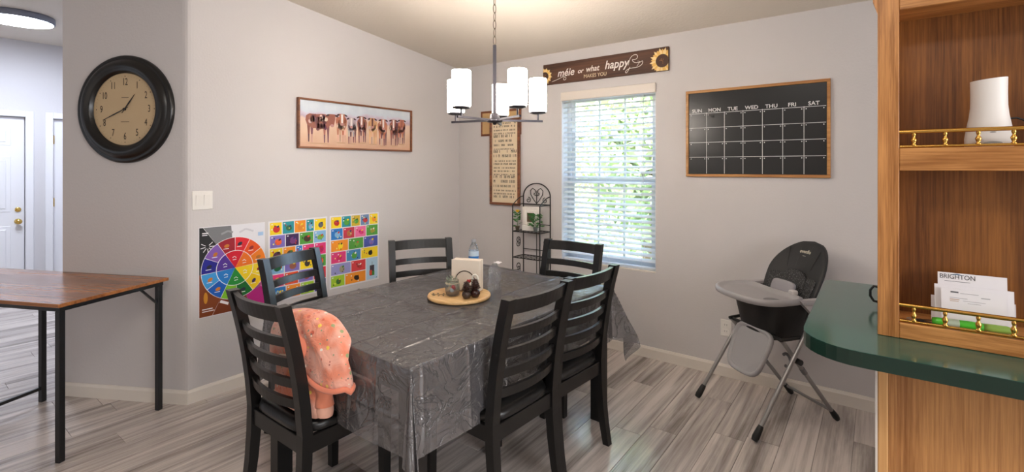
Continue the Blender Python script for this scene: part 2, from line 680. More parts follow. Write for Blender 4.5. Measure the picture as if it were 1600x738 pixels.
def panel_door(name, y0, y1, hinge_right, knob):
    """six-panel door in the hall wall, facing +x"""
    dr = thing(name, None, None, (XH - 0.03, 0, 0))
    struct(dr)
    mb = MB()
    mb.box(-0.035, 0, y0 + 0.006, y1 - 0.006, 0.012, DH - 0.006)
    mb.build('door_leaf', M_door, dr)
    wd = y1 - y0
    st = 0.11
    pw = (wd - 3 * st) / 2
    for k in range(2):
        a = y0 + st + k * (pw + st)
        for (z0, z1) in ((0.22, 0.80), (0.95, 1.56), (1.68, 1.88)):
            p = MB()
            p.hexa([(0.0, a, z0), (0.0, a + pw, z0), (0.0, a + pw, z1), (0.0, a, z1)],
                   [(0.004, a + 0.006, z0 + 0.006), (0.004, a + pw - 0.006, z0 + 0.006), (0.004, a + pw - 0.006, z1 - 0.006), (0.004, a + 0.006, z1 - 0.006)])
            p.hexa([(0.0, a + 0.03, z0 + 0.03), (0.0, a + pw - 0.03, z0 + 0.03), (0.0, a + pw - 0.03, z1 - 0.03), (0.0, a + 0.03, z1 - 0.03)],
                   [(0.010, a + 0.045, z0 + 0.045), (0.010, a + pw - 0.045, z0 + 0.045), (0.010, a + pw - 0.045, z1 - 0.045), (0.010, a + 0.045, z1 - 0.045)])
            p.build('door_panel', M_door, dr)
    # casing
    for (c0, c1, z0, z1) in ((y0 - 0.066, y0, 0, DH + 0.066), (y1, y1 + 0.066, 0, DH + 0.066), (y0, y1, DH, DH + 0.066)):
        MB().box(0.03, 0.048, c0, c1, z0, z1, 0.005).build('casing', M_trim if False else M_door, dr)
    MB().box(-0.06, -0.036, y0 - 0.0, y1 + 0.0, 0.0, DH).build('door_stop', M_door, dr)
    if knob:
        ky = y1 - 0.055
        k = MB()
        k.M = Matrix.Translation((0.0, ky, 0.845)) @ Matrix.Rotation(R(90), 4, 'Y')
        k.lathe([(0.030, 0.0), (0.030, 0.006), (0.012, 0.012), (0.011, 0.030), (0.024, 0.040), (0.029, 0.052), (0.024, 0.064), (0.0, 0.068)], 16)
        k.build('knob', M_knob, dr)
        k = MB()
        k.M = Matrix.Translation((0.0, ky, 0.975)) @ Matrix.Rotation(R(90), 4, 'Y')
        k.lathe([(0.026, 0.0), (0.026, 0.008), (0.018, 0.014), (0.0, 0.016)], 16)
        k.build('deadbolt', M_knob, dr)
    hy = y0 + 0.004 if not hinge_right else y1 - 0.004
    for z in (0.2, 1.04, 1.76):
        MB().box(0.0, 0.012, hy - 0.012, hy + 0.012, z - 0.05, z + 0.05, 0.002).build('hinge', M_knob, dr)
    return dr


panel_door('door_1', D1[0], D1[1], False, True)
panel_door('door_2', D2[0], D2[1], False, False)
MB().box(XH - 0.14, XH + 0.03, D1[0], D1[1], 0.0, 0.012, 0.003).build('trim_1', FRAME_BROWN)
struct(bpy.data.objects['trim_1'])

# window: vinyl frame, two sashes, muntins, panes
win = struct(thing('window_1', None, None, (0, 0.095, 0)))
MB().box(WX0, WX0 + 0.035, 0, 0.045, WZ0, WZ1).box(WX1 - 0.035, WX1, 0, 0.045, WZ0, WZ1).box(WX0 + 0.035, WX1 - 0.035, 0, 0.045, WZ1 - 0.035, WZ1).box(
    WX0 + 0.035, WX1 - 0.035, 0, 0.045, WZ0, WZ0 + 0.035).build('window_frame', M_vinyl, win)
ZM = 1.325
for (nm, z0, z1, yy) in (('lower_sash', WZ0 + 0.035, ZM + 0.02, 0.004), ('upper_sash', ZM - 0.02, WZ1 - 0.035, 0.022)):
    xa_, xb_ = WX0 + 0.036, WX1 - 0.036
    s = MB()
    s.box(xa_, xa_ + 0.035, yy, yy + 0.018, z0, z1).box(xb_ - 0.035, xb_, yy, yy + 0.018, z0, z1)
    s.box(xa_ + 0.035, xb_ - 0.035, yy, yy + 0.018, z0, z0 + 0.038).box(xa_ + 0.035, xb_ - 0.035, yy, yy + 0.018, z1 - 0.038, z1)
    so = s.build(nm, M_vinyl, win)
    gx0, gx1, gz0, gz1 = xa_ + 0.035, xb_ - 0.035, z0 + 0.038, z1 - 0.038
    MB().box(gx0, gx1, yy + 0.006, yy + 0.010, gz0, gz1).build('pane', M_glass, so)
    for k in (1, 2):
        xm = gx0 + (gx1 - gx0) * k / 3
        MB().box(xm - 0.009, xm + 0.009, yy + 0.0005, yy + 0.0055, gz0, gz1).build('muntin', M_vinyl, so)
    zm = (gz0 + gz1) / 2
    MB().box(gx0, gx1, yy + 0.0002, yy + 0.0058, zm - 0.009, zm + 0.009).build('muntin', M_vinyl, so)
MB().box(WX0 - 0.0, WX1 + 0.0, -0.094, 0.0, WZ0, WZ0 + 0.012, 0.003).build('window_sill', M_trim, win)

MB().box(WX0, WX0 + 0.004, -0.094, 0.0, WZ0 + 0.0125, WZ1).box(WX1 - 0.004, WX1, -0.094, 0.0, WZ0 + 0.0125, WZ1).box(WX0 + 0.004, WX1 - 0.004, -0.094, 0.0, WZ1 - 0.004, WZ1).build('jamb_liner', M_vinyl, win)
# blind
bl = thing('window_blind', 'white horizontal slat blind with valance hanging in the dining window', 'blind', (0, 0.04, 0))
MB().box(WX0 + 0.001, WX1 + 0.003, -0.058, -0.042, 2.005, 2.078, 0.004).build('valance', mat('valance_white', (226, 218, 210), 0.45), bl)
MB().box(WX0 + 0.01, WX1 - 0.01, -0.03, 0.03, 2.02, 2.066).build('headrail', M_slat, bl)
NSL, pitch = 31, 0.0424
sl = MB()
for i in range(6):
    pass
prof = []
for i in range(7):
    t = -1 + 2 * i / 6
    prof.append((t * 0.025, 0.003 * (1 - t * t)))
vs, fs = [], []
for xx in (WX0 + 0.008, WX1 - 0.008):
    for (a, b_) in prof:
        vs.append((xx, a, b_ + 0.0014))
    for (a, b_) in prof[::-1]:
        vs.append((xx, a, b_ - 0.0014))
n_ = 14
fs = [[i, (i + 1) % n_, n_ + (i + 1) % n_, n_ + i] for i in range(n_)] + [list(range(n_))[::-1], [n_ + i for i in range(n_)]]
slat_me = MB().add(vs, fs).mesh('slat', M_slat)
ztop = 1.995
for i in range(NSL):
    o = bpy.data.objects.new('slat', slat_me)
    COL.objects.link(o)
    o.parent = bl
    o.location = (0, 0, ztop - i * pitch)
    o.rotation_euler = (R(20), 0, 0)
MB().box(WX0 + 0.008, WX1 - 0.008, -0.026, 0.026, WZ0 + 0.013, WZ0 + 0.033, 0.004).build('bottom_rail', M_slat, bl)
for fx in (0.14, 0.5, 0.86):
    xx = WX0 + (WX1 - WX0) * fx
    for yy in (-0.029, 0.029):
        MB().tube([(xx, yy, 2.02), (xx, yy, WZ0 + 0.03)], 0.0009, 4).build('cord', M_slat, bl)
MB().tube([(WX1 - 0.10, -0.036, 2.01), (WX1 - 0.10, -0.038, 1.30)], 0.003, 6).build('wand', M_slat, bl)

# ------------------------------------------------------------------ garden seen through the blind
M_grass = mat('lawn', (136, 150, 84), 0.9, vary=0.3, vscale=3)
g = MB().box(-14, 16, 0.36, 26, -0.9, -0.5).build('garden_lawn', M_grass)
struct(g)


def leafmat(name, c):
    m = mat(name, c, 0.6, vary=0.3, vscale=2.0)
    return m


def tree(loc, rx, rz, zc, nl, m, label, seed):
    t = thing('leafy_tree', label, 'tree', loc, 0, 'trees outside the window')
    rr = random.Random(seed)
    vs, fs = [], []
    for i in range(nl):
        u, v = rr.random() * 2 * PI, math.acos(2 * rr.random() - 1)
        k = (0.35 + 0.65 * rr.random()) * (1 + 0.25 * math.sin(3 * u + seed) * math.sin(2 * v))
        c = Vector((rx * k * math.sin(v) * math.cos(u), rx * k * math.sin(v) * math.sin(u), zc + rz * k * math.cos(v)))
        a = Vector((rr.gauss(0, 1), rr.gauss(0, 1), rr.gauss(0, 1))).normalized()
        b = a.cross(Vector((rr.gauss(0, 1), rr.gauss(0, 1), rr.gauss(0, 1)))).normalized()
        s = 0.06 + 0.07 * rr.random()
        n = len(vs)
        vs += [c - a * s, c - b * s * 0.45, c + a * s, c + b * s * 0.45]
        fs.append([n, n + 1, n + 2, n + 3])
    MB().add(vs, fs).build('foliage', m, t)
    MB().tube([(0, 0, 0), (0.05, 0, zc * 0.5), (0, 0.04, zc)], [0.12, 0.09, 0.04], 8).build('trunk', mat('bark', (110, 92, 74), 0.9), t)


tree((0.7, 3.2, -0.5), 1.15, 1.5, 2.2, 5200, leafmat('leaf_a', (176, 192, 146)), 'pale green leafy tree seen through the left of the blind', 1)
tree((-2.4, 4.6, -0.5), 1.5, 1.8, 2.6, 5200, leafmat('leaf_b', (196, 200, 142)), 'yellow-green leafy tree standing behind the pale green one', 2)
tree((0.6, 7.4, -0.5), 1.9, 2.0, 2.6, 5200, leafmat('leaf_c', (184, 194, 144)), 'light green leafy tree seen through the right of the blind', 3)
tree((-4.4, 9.0, -0.5), 2.0, 2.4, 3.0, 4200, leafmat('leaf_d', (164, 182, 128)), 'darker green leafy tree farthest from the window', 4)

# ------------------------------------------------------------------ dining table and cloth
SPOTS = [
    ((1.437, -2.388), 0.0, 'black ladder-back dining chair with the peach jacket on it, nearest the desk'),
    ((0.862, -1.989), -71.4, 'black ladder-back dining chair in front of the middle alphabet poster'),
    ((1.030, -1.384), -122.1, 'black ladder-back dining chair set at an angle near the room corner'),
    ((1.704, -0.960), 180.0, 'black ladder-back dining chair with its back to the window, at table end'),
    ((1.972, -1.882), 87.0, 'black ladder-back dining chair on the near long side, closer to the camera'),
    ((1.982, -1.425), 85.5, 'black ladder-back dining chair on the near long side, closer to the highchair'),
]
TC = (1.590, -1.713)
TRZ = R(-1.2)
TA, TB, TZ = 0.522, 0.735, 0.755       # half width, half length, height
tb = thing('dining_table', 'black rectangular dining table under the dark plastic cloth', 'table', (TC[0], TC[1], 0), TRZ)
MB().box(-TA + 0.004, TA - 0.004, -TB + 0.004, TB - 0.004, TZ - 0.035, TZ - 0.004, 0.004).build('tabletop', M_table, tb)
MB().box(-TA + 0.06, TA - 0.06, -TB + 0.05, -TB + 0.075, TZ - 0.125, TZ - 0.036).build('apron', M_table, tb)
MB().box(-TA + 0.06, TA - 0.06, TB - 0.075, TB - 0.05, TZ - 0.125, TZ - 0.036).build('apron', M_table, tb)
MB().box(-TA + 0.05, -TA + 0.075, -TB + 0.076, TB - 0.076, TZ - 0.125, TZ - 0.036).build('apron', M_table, tb)
MB().box(TA - 0.075, TA - 0.05, -TB + 0.076, TB - 0.076, TZ - 0.125, TZ - 0.036).build('apron', M_table, tb)
for sx in (-1, 1):
    for sy in (-1, 1):
        cx_, cy_ = sx * (TA - 0.052), sy * (TB - 0.052)
        q = 0.036
        MB().box(cx_ - q, cx_ + q, cy_ - q, cy_ + q, 0, TZ - 0.036, 0.003).build('leg', M_table, tb)


def film_mat():
    m = bpy.data.materials.new('black_plastic_film')
    m.use_nodes = True
    nt = m.node_tree
    L = nt.links.new
    b = nt.nodes['Principled BSDF']
    b.inputs['Base Color'].default_value = lin((110, 108, 111))
    b.inputs['Roughness'].default_value = 0.21
    b.inputs['IOR'].default_value = 2.8
    setin(b, 'Coat Weight', 0.2)
    setin(b, 'Coat Roughness', 0.1)
    out = nt.nodes['Material Output']
    tr = nt.nodes.new('ShaderNodeBsdfTransparent')
    tr.inputs[0].default_value = (0.62, 0.62, 0.64, 1)
    mx = nt.nodes.new('ShaderNodeMixShader')
    mx.inputs[0].default_value = 0.58
    L(tr.outputs[0], mx.inputs[1])
    L(b.outputs[0], mx.inputs[2])
    L(mx.outputs[0], out.inputs['Surface'])
    # wrinkles: two sizes of noise, a voronoi crumple
    at = nt.nodes.new('ShaderNodeAttribute')
    at.attribute_name = 'cloth_uv'
    n1 = nt.nodes.new('ShaderNodeTexNoise')
    n1.inputs['Scale'].default_value = 7
    n1.inputs['Detail'].default_value = 5
    n1.inputs['Distortion'].default_value = 1.2
    v1 = nt.nodes.new('ShaderNodeTexVoronoi')
    v1.feature = 'DISTANCE_TO_EDGE'
    v1.inputs['Scale'].default_value = 9
    L(at.outputs['Vector'], n1.inputs['Vector'])
    nd = nt.nodes.new('ShaderNodeMix')
    nd.data_type = 'VECTOR'
    nd.inputs[0].default_value = 0.35
    L(at.outputs['Vector'], nd.inputs[4])
    L(n1.outputs['Color'], nd.inputs[5])
    L(nd.outputs[1], v1.inputs['Vector'])
    mr = nt.nodes.new('ShaderNodeMath')
    mr.operation = 'MINIMUM'
    mr.inputs[1].default_value = 0.06
    L(v1.outputs['Distance'], mr.inputs[0])
    ma = nt.nodes.new('ShaderNodeMath')
    ma.operation = 'MULTIPLY_ADD'
    ma.inputs[1].default_value = 3.0
    L(mr.outputs[0], ma.inputs[0])
    L(n1.outputs['Fac'], ma.inputs[2])
    bp = nt.nodes.new('ShaderNodeBump')
    bp.inputs['Strength'].default_value = 0.7
    bp.inputs['Distance'].default_value = 0.024
    L(ma.outputs[0], bp.inputs['Height'])
    L(bp.outputs[0], b.inputs['Normal'])
    return m


M_film = film_mat()
DROP = 0.31


def cloth():
    hx, hy = TA + DROP, TB + DROP
    NX, NY = 150, 190

    def h1(a):
        return math.sin(a * 12.9898) * 43758.5453 % 1.0

    def noise(x, y):
        return (math.sin(x * 9.1 + 1.3 * math.sin(y * 7.3)) + math.sin(y * 11.7 + 1.7 * math.sin(x * 5.9 + 1)) + 0.6 * math.sin((x + y) * 21 + 2 * math.sin((x - y) * 9)))

    foldx = [-0.70, -0.52, -0.34, -0.17, 0.0, 0.17, 0.34, 0.52, 0.70]
    foldy = [-0.92, -0.69, -0.46, -0.23, 0.0, 0.23, 0.46, 0.69, 0.92]

    def crease(s, t):
        z = 0.0
        for i, f in enumerate(foldx):
            a = abs(s - f) / 0.007
            if a < 1:
                z += (0.0048 if i % 2 else 0.0028) * (1 - a) * (1 - a)
        for i, f in enumerate(foldy):
            a = abs(t - f) / 0.007
            if a < 1:
                z += (0.0048 if i % 2 else 0.0028) * (1 - a) * (1 - a)
        return z

    xs = sorted(set([-hx + 2 * hx * i / NX for i in range(NX + 1)] + foldx + [-TA, TA]))
    ys_ = sorted(set([-hy + 2 * hy * i / NY for i in range(NY + 1)] + foldy + [-TB, TB]))
    vs, uv = [], []
    ct, st = math.cos(TRZ), math.sin(TRZ)
    for s in xs:
        for t in ys_:
            ox, oy = max(0.0, abs(s) - TA), max(0.0, abs(t) - TB)
            sgx, sgy = (1 if s > 0 else -1), (1 if t > 0 else -1)
            w_ = noise(s, t)
            if ox == 0 and oy == 0:
                wx, wy = TC[0] + s * ct - t * st, TC[1] + s * st + t * ct
                up = 1.0
                for (qx, qy, qr) in ((1.592, -1.688, 0.185), (1.283, -1.226, 0.05), (1.672, -1.492, 0.06)):
                    up = min(up, max(0.0, (math.hypot(wx - qx, wy - qy) - qr) / 0.04))
                p = (s, t, TZ + 0.001 + up * (crease(s, t) + 0.0016 * (w_ + 2.6)))
            elif oy == 0 or ox == 0:
                dr = ox + oy
                along = t if oy == 0 else s
                k = dr / DROP
                flare = 0.003 + 0.007 * k + 0.006 * k * math.sin(along * 9 + 2 * (sgx + sgy)) + 0.002 * k * w_ + crease(s, t)
                rr = min(1.0, dr / 0.02)
                z = TZ + 0.001 - dr * 0.985 - 0.0
                if oy == 0:
                    p = (sgx * (TA + flare * rr), t, z)
                else:
                    p = (s, sgy * (TB + flare * rr), z)
            else:
                rho = math.hypot(ox, oy)
                ph = math.atan2(oy, ox)
                k = rho / DROP
                s2 = math.sin(2 * ph)
                rad = 0.006 + 0.018 * min(k, 1) + rho * (0.30 * s2 + 0.17 * s2 * math.sin(9 * ph + 0.6 + sgx + 2 * sgy)) + 0.004 * k * w_
                if sgx < 0 and sgy < 0:
                    rad *= 0.3
                tilt = ph + 0.22 * math.sin(4 * ph + sgx)
                z = TZ + 0.001 - math.sqrt(max(0.0, rho * rho - (rad * 0.7) ** 2)) * 0.985
                rr = min(1.0, rho / 0.02)
                p = (sgx * (TA + rad * math.cos(tilt) * rr), sgy * (TB + rad * math.sin(tilt) * rr), z)
            if p[2] < 0.49:
                # lies on a seat instead of passing through it
                wp = Vector((TC[0] + p[0] * ct - p[1] * st, TC[1] + p[0] * st + p[1] * ct))
                for (cp, ca, _l) in SPOTS:
                    q = wp - Vector(cp)
                    c_, s_ = math.cos(R(ca)), math.sin(R(ca))
                    lx, ly = q.x * c_ + q.y * s_, -q.x * s_ + q.y * c_
                    if abs(lx) < 0.232 and -0.21 < ly < 0.225:
                        ex = 0.49 - p[2]
                        px, py = p[0], p[1]
                        if ox > 0:
                            px -= sgx * ex * 0.8
                        if oy > 0:
                            py -= sgy * ex * 0.8
                        p = (px, py, 0.486 + 0.003 * (w_ + 2.6) * min(1, ex * 20) * 0.3)
                        break
            vs.append(p)
            uv.append((s, t, 0.0))
    ny = len(ys_)
    fs = []
    for i in range(len(xs) - 1):
        for j in range(ny - 1):
            fs.append([i * ny + j, (i + 1) * ny + j, (i + 1) * ny + j + 1, i * ny + j + 1])
    me = MB().add(vs, fs, 0, True).mesh('plastic_tablecloth', M_film)
    at = me.attributes.new('cloth_uv', 'FLOAT_VECTOR', 'POINT')
    flat = [c for p in uv for c in p]
    at.data.foreach_set('vector', flat)
    o = bpy.data.objects.new('plastic_tablecloth', me)
    COL.objects.link(o)
    o.location = (TC[0], TC[1], 0)
    o.rotation_euler = (0, 0, TRZ)
    tag(o, 'glossy creased dark see-through plastic cloth draped over the dining table', 'tablecloth')


cloth()

# ------------------------------------------------------------------ dining chairs
CHH = 0.94


def post_y(z):
    """rear post centre line: splayed foot, upright middle, raked top"""
    if z < 0.44:
        k = 1 - z / 0.44
        return -0.185 - 0.045 * k * k
    k = (z - 0.44) / (CHH - 0.44)
    return -0.185 - 0.03 * k - 0.055 * k * k


def make_chair():
    root = thing('dining_chair', '', 'chair')
    hw, tx, ty = 0.198, 0.021, 0.021
    for s in (-1, 1):
        zs = [0, 0.11, 0.22, 0.33, 0.44, 0.55, 0.65, 0.75, 0.84, CHH]
        vs = []
        for z in zs:
            yc = post_y(z)
            k = 1.0 if z > 0.3 else 0.8 + 0.2 * z / 0.3
            for (a, b) in ((-1, -1), (1, -1), (1, 1), (-1, 1)):
                vs.append((s * hw + a * tx * k, yc + b * ty * k, z))
        fs = []
        for i in range(len(zs) - 1):
            for j in range(4):
                fs.append([i * 4 + j, i * 4 + (j + 1) % 4, (i + 1) * 4 + (j + 1) % 4, (i + 1) * 4 + j])
        fs += [[3, 2, 1, 0], [len(vs) - 4 + j for j in range(4)]]
        MB().add(vs, fs).build('back_post', M_black, root)
        # front leg, tapered to the foot
        x, y = s * 0.195, 0.185
        q, q2 = 0.021, 0.017
        MB().hexa([(x - q2, y - q2, 0), (x + q2, y - q2, 0), (x + q2, y + q2, 0), (x - q2, y + q2, 0)],
                  [(x - q, y - q, 0.43), (x + q, y - q, 0.43), (x + q, y + q, 0.43), (x - q, y + q, 0.43)]).build('leg', M_black, root)

    def slat(z0, z1, bow, th):
        n = 12
        vs = []
        for i in range(n + 1):
            u = -1 + 2 * i / n
            x = u * (hw - tx + 0.004)
            b = -bow * (1 - u * u)
            for (zz, dy) in ((z0, -th / 2), (z0, th / 2), (z1, th / 2), (z1, -th / 2)):
                vs.append((x, post_y(zz) + b + dy, zz))
        fs = []
        for i in range(n):
            for j in range(4):
                fs.append([i * 4 + j, i * 4 + (j + 1) % 4, (i + 1) * 4 + (j + 1) % 4, (i + 1) * 4 + j][::-1])
        fs += [[0, 1, 2, 3], [n * 4 + 3, n * 4 + 2, n * 4 + 1, n * 4]]
        return MB().add(vs, fs)
    slat(CHH - 0.066, CHH - 0.006, 0.030, 0.020).build('top_rail', M_black, root)
    for z in (0.775, 0.694, 0.613, 0.532):
        slat(z, z + 0.037, 0.030, 0.016).build('slat', M_black, root)
    # aprons
    for (x0, x1, y0, y1) in ((-0.176, 0.176, -0.199, -0.181), (-0.173, 0.173, 0.178, 0.196), (-0.212, -0.192, -0.163, 0.163), (0.192, 0.212, -0.163, 0.163)):
        MB().box(x0, x1, y0, y1, 0.362, 0.428, 0.002).build('seat_rail', M_black, root)
    # padded seat
    def seat_fn(u, v):
        a = 2 * PI * u
        ex = 5.0
        c, s_ = math.cos(a), math.sin(a)
        r = (abs(c) ** ex + abs(s_) ** ex) ** (-1 / ex)
        prof_r = [0.97, 1.0, 1.0, 0.97, 0.86, 0.55, 0.0]
        prof_z = [0.430, 0.436, 0.452, 0.465, 0.474, 0.479, 0.481]
        i = min(5, int(v * 6))
        t = v * 6 - i
        pr = prof_r[i] * (1 - t) + prof_r[i + 1] * t
        pz = prof_z[i] * (1 - t) + prof_z[i + 1] * t
        x = 0.214 * r * c * pr
        y = 0.2035 * r * s_ * pr + 0.004
        if y < -0.155:
            lim = 0.172
            x = max(-lim, min(lim, x))
        return (x, y, pz)
    MB().surf(seat_fn, 32, 6, closed_u=True).build('seat', M_seat, root)
    return root


chair0 = make_chair()
for i, (p, a, lab) in enumerate(SPOTS):
    c = chair0 if i == 0 else copy_tree(chair0)
    c.location = (p[0], p[1], 0)
    c.rotation_euler = (0, 0, R(a))
    c['label'] = lab
    c['group'] = 'dining chairs round the table'

# ------------------------------------------------------------------ desk by the angled wall
DANG = R(25.0)         # its long side, nearly along the angled wall
DZ = 0.78
dk = thing('folding_desk', 'brown wood-topped desk with black metal legs against the angled wall', 'desk', (-0.045, -2.475, 0), DANG)
DW, DD = 1.45, 0.59    # runs to local -x, towards the camera is local -y
mb = MB()
mb.box(-DW, 0, -DD, 0, DZ - 0.018, DZ, 0.002)
mb.build('desk_top', DESK_X, dk)
fr = MB()
zf0, zf1 = DZ - 0.042, DZ - 0.019
fr.box(-DW + 0.02, -0.02, -DD + 0.02, -DD + 0.042, zf0, zf1).box(-DW + 0.02, -0.02, -0.042, -0.02, zf0, zf1)
fr.box(-0.042, -0.02, -DD + 0.042, -0.042, zf0, zf1).box(-DW + 0.02, -DW + 0.042, -DD + 0.042, -0.042, zf0, zf1)
fr.build('frame', M_blackmetal, dk)
q = 0.014
for (x, y) in ((-0.035, -DD + 0.032), (-0.035, -0.036), (-0.66, -0.10), (-0.66, -DD + 0.032 - 0.0)):
    if x < -0.6:
        continue
    MB().box(x - q, x + q, y - q, y + q, 0, zf0, 0.002).build('leg', M_blackmetal, dk)
for (x, y) in ((-DW + 0.62, -0.10), (-DW + 0.62, -DD + 0.06)):
    MB().box(x - q, x + q, y - q, y + q, 0, zf0, 0.002).build('leg', M_blackmetal, dk)
MB().box(-DW + 0.62 - 0.009, -DW + 0.62 + 0.009, -DD + 0.075, -0.115, 0.075, 0.093).build('stretcher', M_blackmetal, dk)
MB().tube([(-0.035, -0.052, DZ - 0.14), (-0.035, -0.15, zf0 + 0.004)], 0.0075, 4, sq=True).build('brace', M_blackmetal, dk)

# ------------------------------------------------------------------ wall clock
ANG = WA + PI                      # the angled wall runs along local x of things hung on it
cl = thing('wall_clock', 'large round black-framed wall clock with a cream dial on the angled wall', 'clock', (-0.366, -2.595, 1.80), ANG)
fm = MB()
fm.M = Matrix.Rotation(R(90), 4, 'X')
# profile (radius, height out of the wall)
fm.lathe([(0.333, 0.0), (0.333, 0.016), (0.326, 0.026), (0.316, 0.028), (0.308, 0.024), (0.302, 0.030), (0.288, 0.043), (0.270, 0.049), (0.252, 0.046),
          (0.244, 0.040), (0.238, 0.041), (0.232, 0.036), (0.222, 0.018)], 72, cap0=False, cap1=False)
fm.build('frame', mat('clock_black', (18, 17, 17), 0.28), cl)
dm = MB()
dm.M = Matrix.Rotation(R(90), 4, 'X')
dm.lathe([(0.224, 0.014), (0.0, 0.0141)], 64, cap0=False, cap1=False, sm=False)
dial = dm.build('dial', mat('dial_cream', (196, 172, 136), 0.6, vary=0.06), cl)
NUM = mat('dial_ink', (52, 38, 28), 0.6)
for h_ in range(1, 13):
    a = PI / 2 - h_ * PI / 6
    rr = 0.168
    t_ = text('numeral', str(h_), 0.062, NUM, dial, rr * math.cos(a), rr * math.sin(a), 0.0146, sx=0.62)
mk = MB()
for m_ in range(60):
    a = PI / 2 - m_ * PI / 30
    r1 = 0.204
    if m_ % 5 == 0:
        mk.disc(r1 * math.cos(a), r1 * math.sin(a), 0.0035, 0.0035, 0.0147, 0, 8)
    else:
        mk.disc(r1 * math.cos(a), r1 * math.sin(a), 0.0014, 0.0014, 0.0147, 0, 6)
mk.stroke([(-0.025, 0.072), (0.025, 0.072)], 0.003, 0.0147)
mk.stroke([(-0.03, -0.078), (0.03, -0.078)], 0.003, 0.0147)
mk.build('minute_track', NUM, dial)['kind'] = 'stuff'


def hand(name, ang, ln, wd, out):
    mb = MB()
    ca, sa = math.cos(ang), math.sin(ang)
    pts = [(-0.03, wd * 0.4), (ln * 0.45, wd), (ln * 0.72, wd * 0.6), (ln, 0.0008), (ln, -0.0008), (ln * 0.72, -wd * 0.6), (ln * 0.45, -wd), (-0.03, -wd * 0.4)]
    mb.prism([(x * ca - z * sa, x * sa + z * ca) for (x, z) in pts], -out, -out - 0.0012, plane='xz')
    mb.build(name, M_ink if False else mat('hand_black', (16, 15, 15), 0.4), cl)


hand('hour_hand', PI / 2 - R(1.33 * 30 - 2), 0.115, 0.0045, 0.018)
hand('minute_hand', PI / 2 - R(41 * 6), 0.165, 0.0036, 0.021)
hb = MB()
hb.M = Matrix.Rotation(R(90), 4, 'X')
hb.lathe([(0.008, 0.014), (0.008, 0.024), (0.0, 0.026)], 12)
hb.build('hub', mat('hand_black', (16, 15, 15), 0.4), cl)

# ------------------------------------------------------------------ light switch and outlet
sw = thing('light_switch', 'white two-rocker light switch plate above the colour wheel poster', 'light switch', (0, -2.312, 1.236), R(90))
MB().box(-0.058, 0.058, -0.006, 0, -0.058, 0.058, 0.003).build('plate', M_white, sw)
for k in (-1, 1):
    MB().hexa([(k * 0.023 - 0.016, -0.006, -0.033), (k * 0.023 + 0.016, -0.006, -0.033), (k * 0.023 + 0.016, -0.006, 0.033), (k * 0.023 - 0.016, -0.006, 0.033)],
              [(k * 0.023 - 0.016, -0.0085, -0.033), (k * 0.023 + 0.016, -0.0085, -0.033), (k * 0.023 + 0.016, -0.013, 0.033), (k * 0.023 - 0.016, -0.013, 0.033)]).build('rocker', M_white, sw)
ol = thing('wall_outlet', 'white electrical outlet plate low on the wall behind the highchair', 'outlet', (2.516, 0, 0.334))
MB().box(-0.035, 0.035, -0.006, 0, -0.057, 0.057, 0.003).build('plate', M_white, ol)
for k in (-1, 1):
    so = MB().box(-0.017, 0.017, -0.0085, -0.006, k * 0.022 - 0.014, k * 0.022 + 0.014, 0.001).build('socket', M_white, ol)
    MB().box(-0.008, -0.006, -0.0089, -0.0084, k * 0.022 - 0.005, k * 0.022 + 0.006).box(0.006, 0.008, -0.0089, -0.0084, k * 0.022 - 0.005, k * 0.022 + 0.006).build('slot', M_ink, so)

# ------------------------------------------------------------------ print helpers
PC = {}


def pcol(c):
    k = 'print_%02x%02x%02x' % tuple(c)
    return mat(k, c, 0.5)


class Print:
    """flat print: coloured polygons on a sheet, one mesh with a slot for each ink"""
    def __init__(self):
        self.mb, self.mats = MB(), []

    def ink(self, c):
        m = pcol(c)
        if m not in self.mats:
            self.mats.append(m)
        return self.mats.index(m)

    def poly(self, p, c, lv=1):
        self.mb.flat(p, 0.0010 + lv * 0.00018, self.ink(c))

    def rect(self, x0, x1, z0, z1, c, lv=1):
        self.poly([(x0, z0), (x1, z0), (x1, z1), (x0, z1)], c, lv)

    def disc(self, x, z, rx, rz, c, lv=1, rot=0.0, n=14):
        self.mb.disc(x, z, rx, rz, 0.0010 + lv * 0.00018, self.ink(c), n, rot)

    def stroke(self, pts, wd, c, lv=1):
        self.mb.stroke(pts, wd, 0.0010 + lv * 0.00018, self.ink(c))

    def build(self, parent, name='print'):
        return self.mb.build(name, self.mats, parent)


def clip_rect(poly, x0, x1, z0, z1):
    def cut(ps, inside, inter):
        out = []
        for i in range(len(ps)):
            a, b = ps[i - 1], ps[i]
            ia, ib = inside(a), inside(b)
            if ib:
                if not ia:
                    out.append(inter(a, b))
                out.append(b)
            elif ia:
                out.append(inter(a, b))
        return out

    def ix(v):
        return lambda a, b: (v, a[1] + (b[1] - a[1]) * (v - a[0]) / (b[0] - a[0]))

    def iz(v):
        return lambda a, b: (a[0] + (b[0] - a[0]) * (v - a[1]) / (b[1] - a[1]), v)
    for ins, it in ((lambda p: p[0] >= x0, ix(x0)), (lambda p: p[0] <= x1, ix(x1)), (lambda p: p[1] >= z0, iz(z0)), (lambda p: p[1] <= z1, iz(z1))):
        if not poly:
            return poly
        poly = cut(poly, ins, it)
    return poly


# ------------------------------------------------------------------ posters on the left wall
PZ0, PH = 0.503, 0.564
# colour wheel
W1 = 0.407
po = thing('colour_wheel_poster', 'poster of a rainbow colour wheel with black, grey and brown corners', 'poster', (0, -2.334, PZ0), R(90))
MB().box(0, W1, -0.001, 0, 0, PH).build('sheet', M_paper, po)
P = Print()
cx_, cz_ = W1 * 0.525, PH * 0.50
RO, RI = 0.199, 0.113


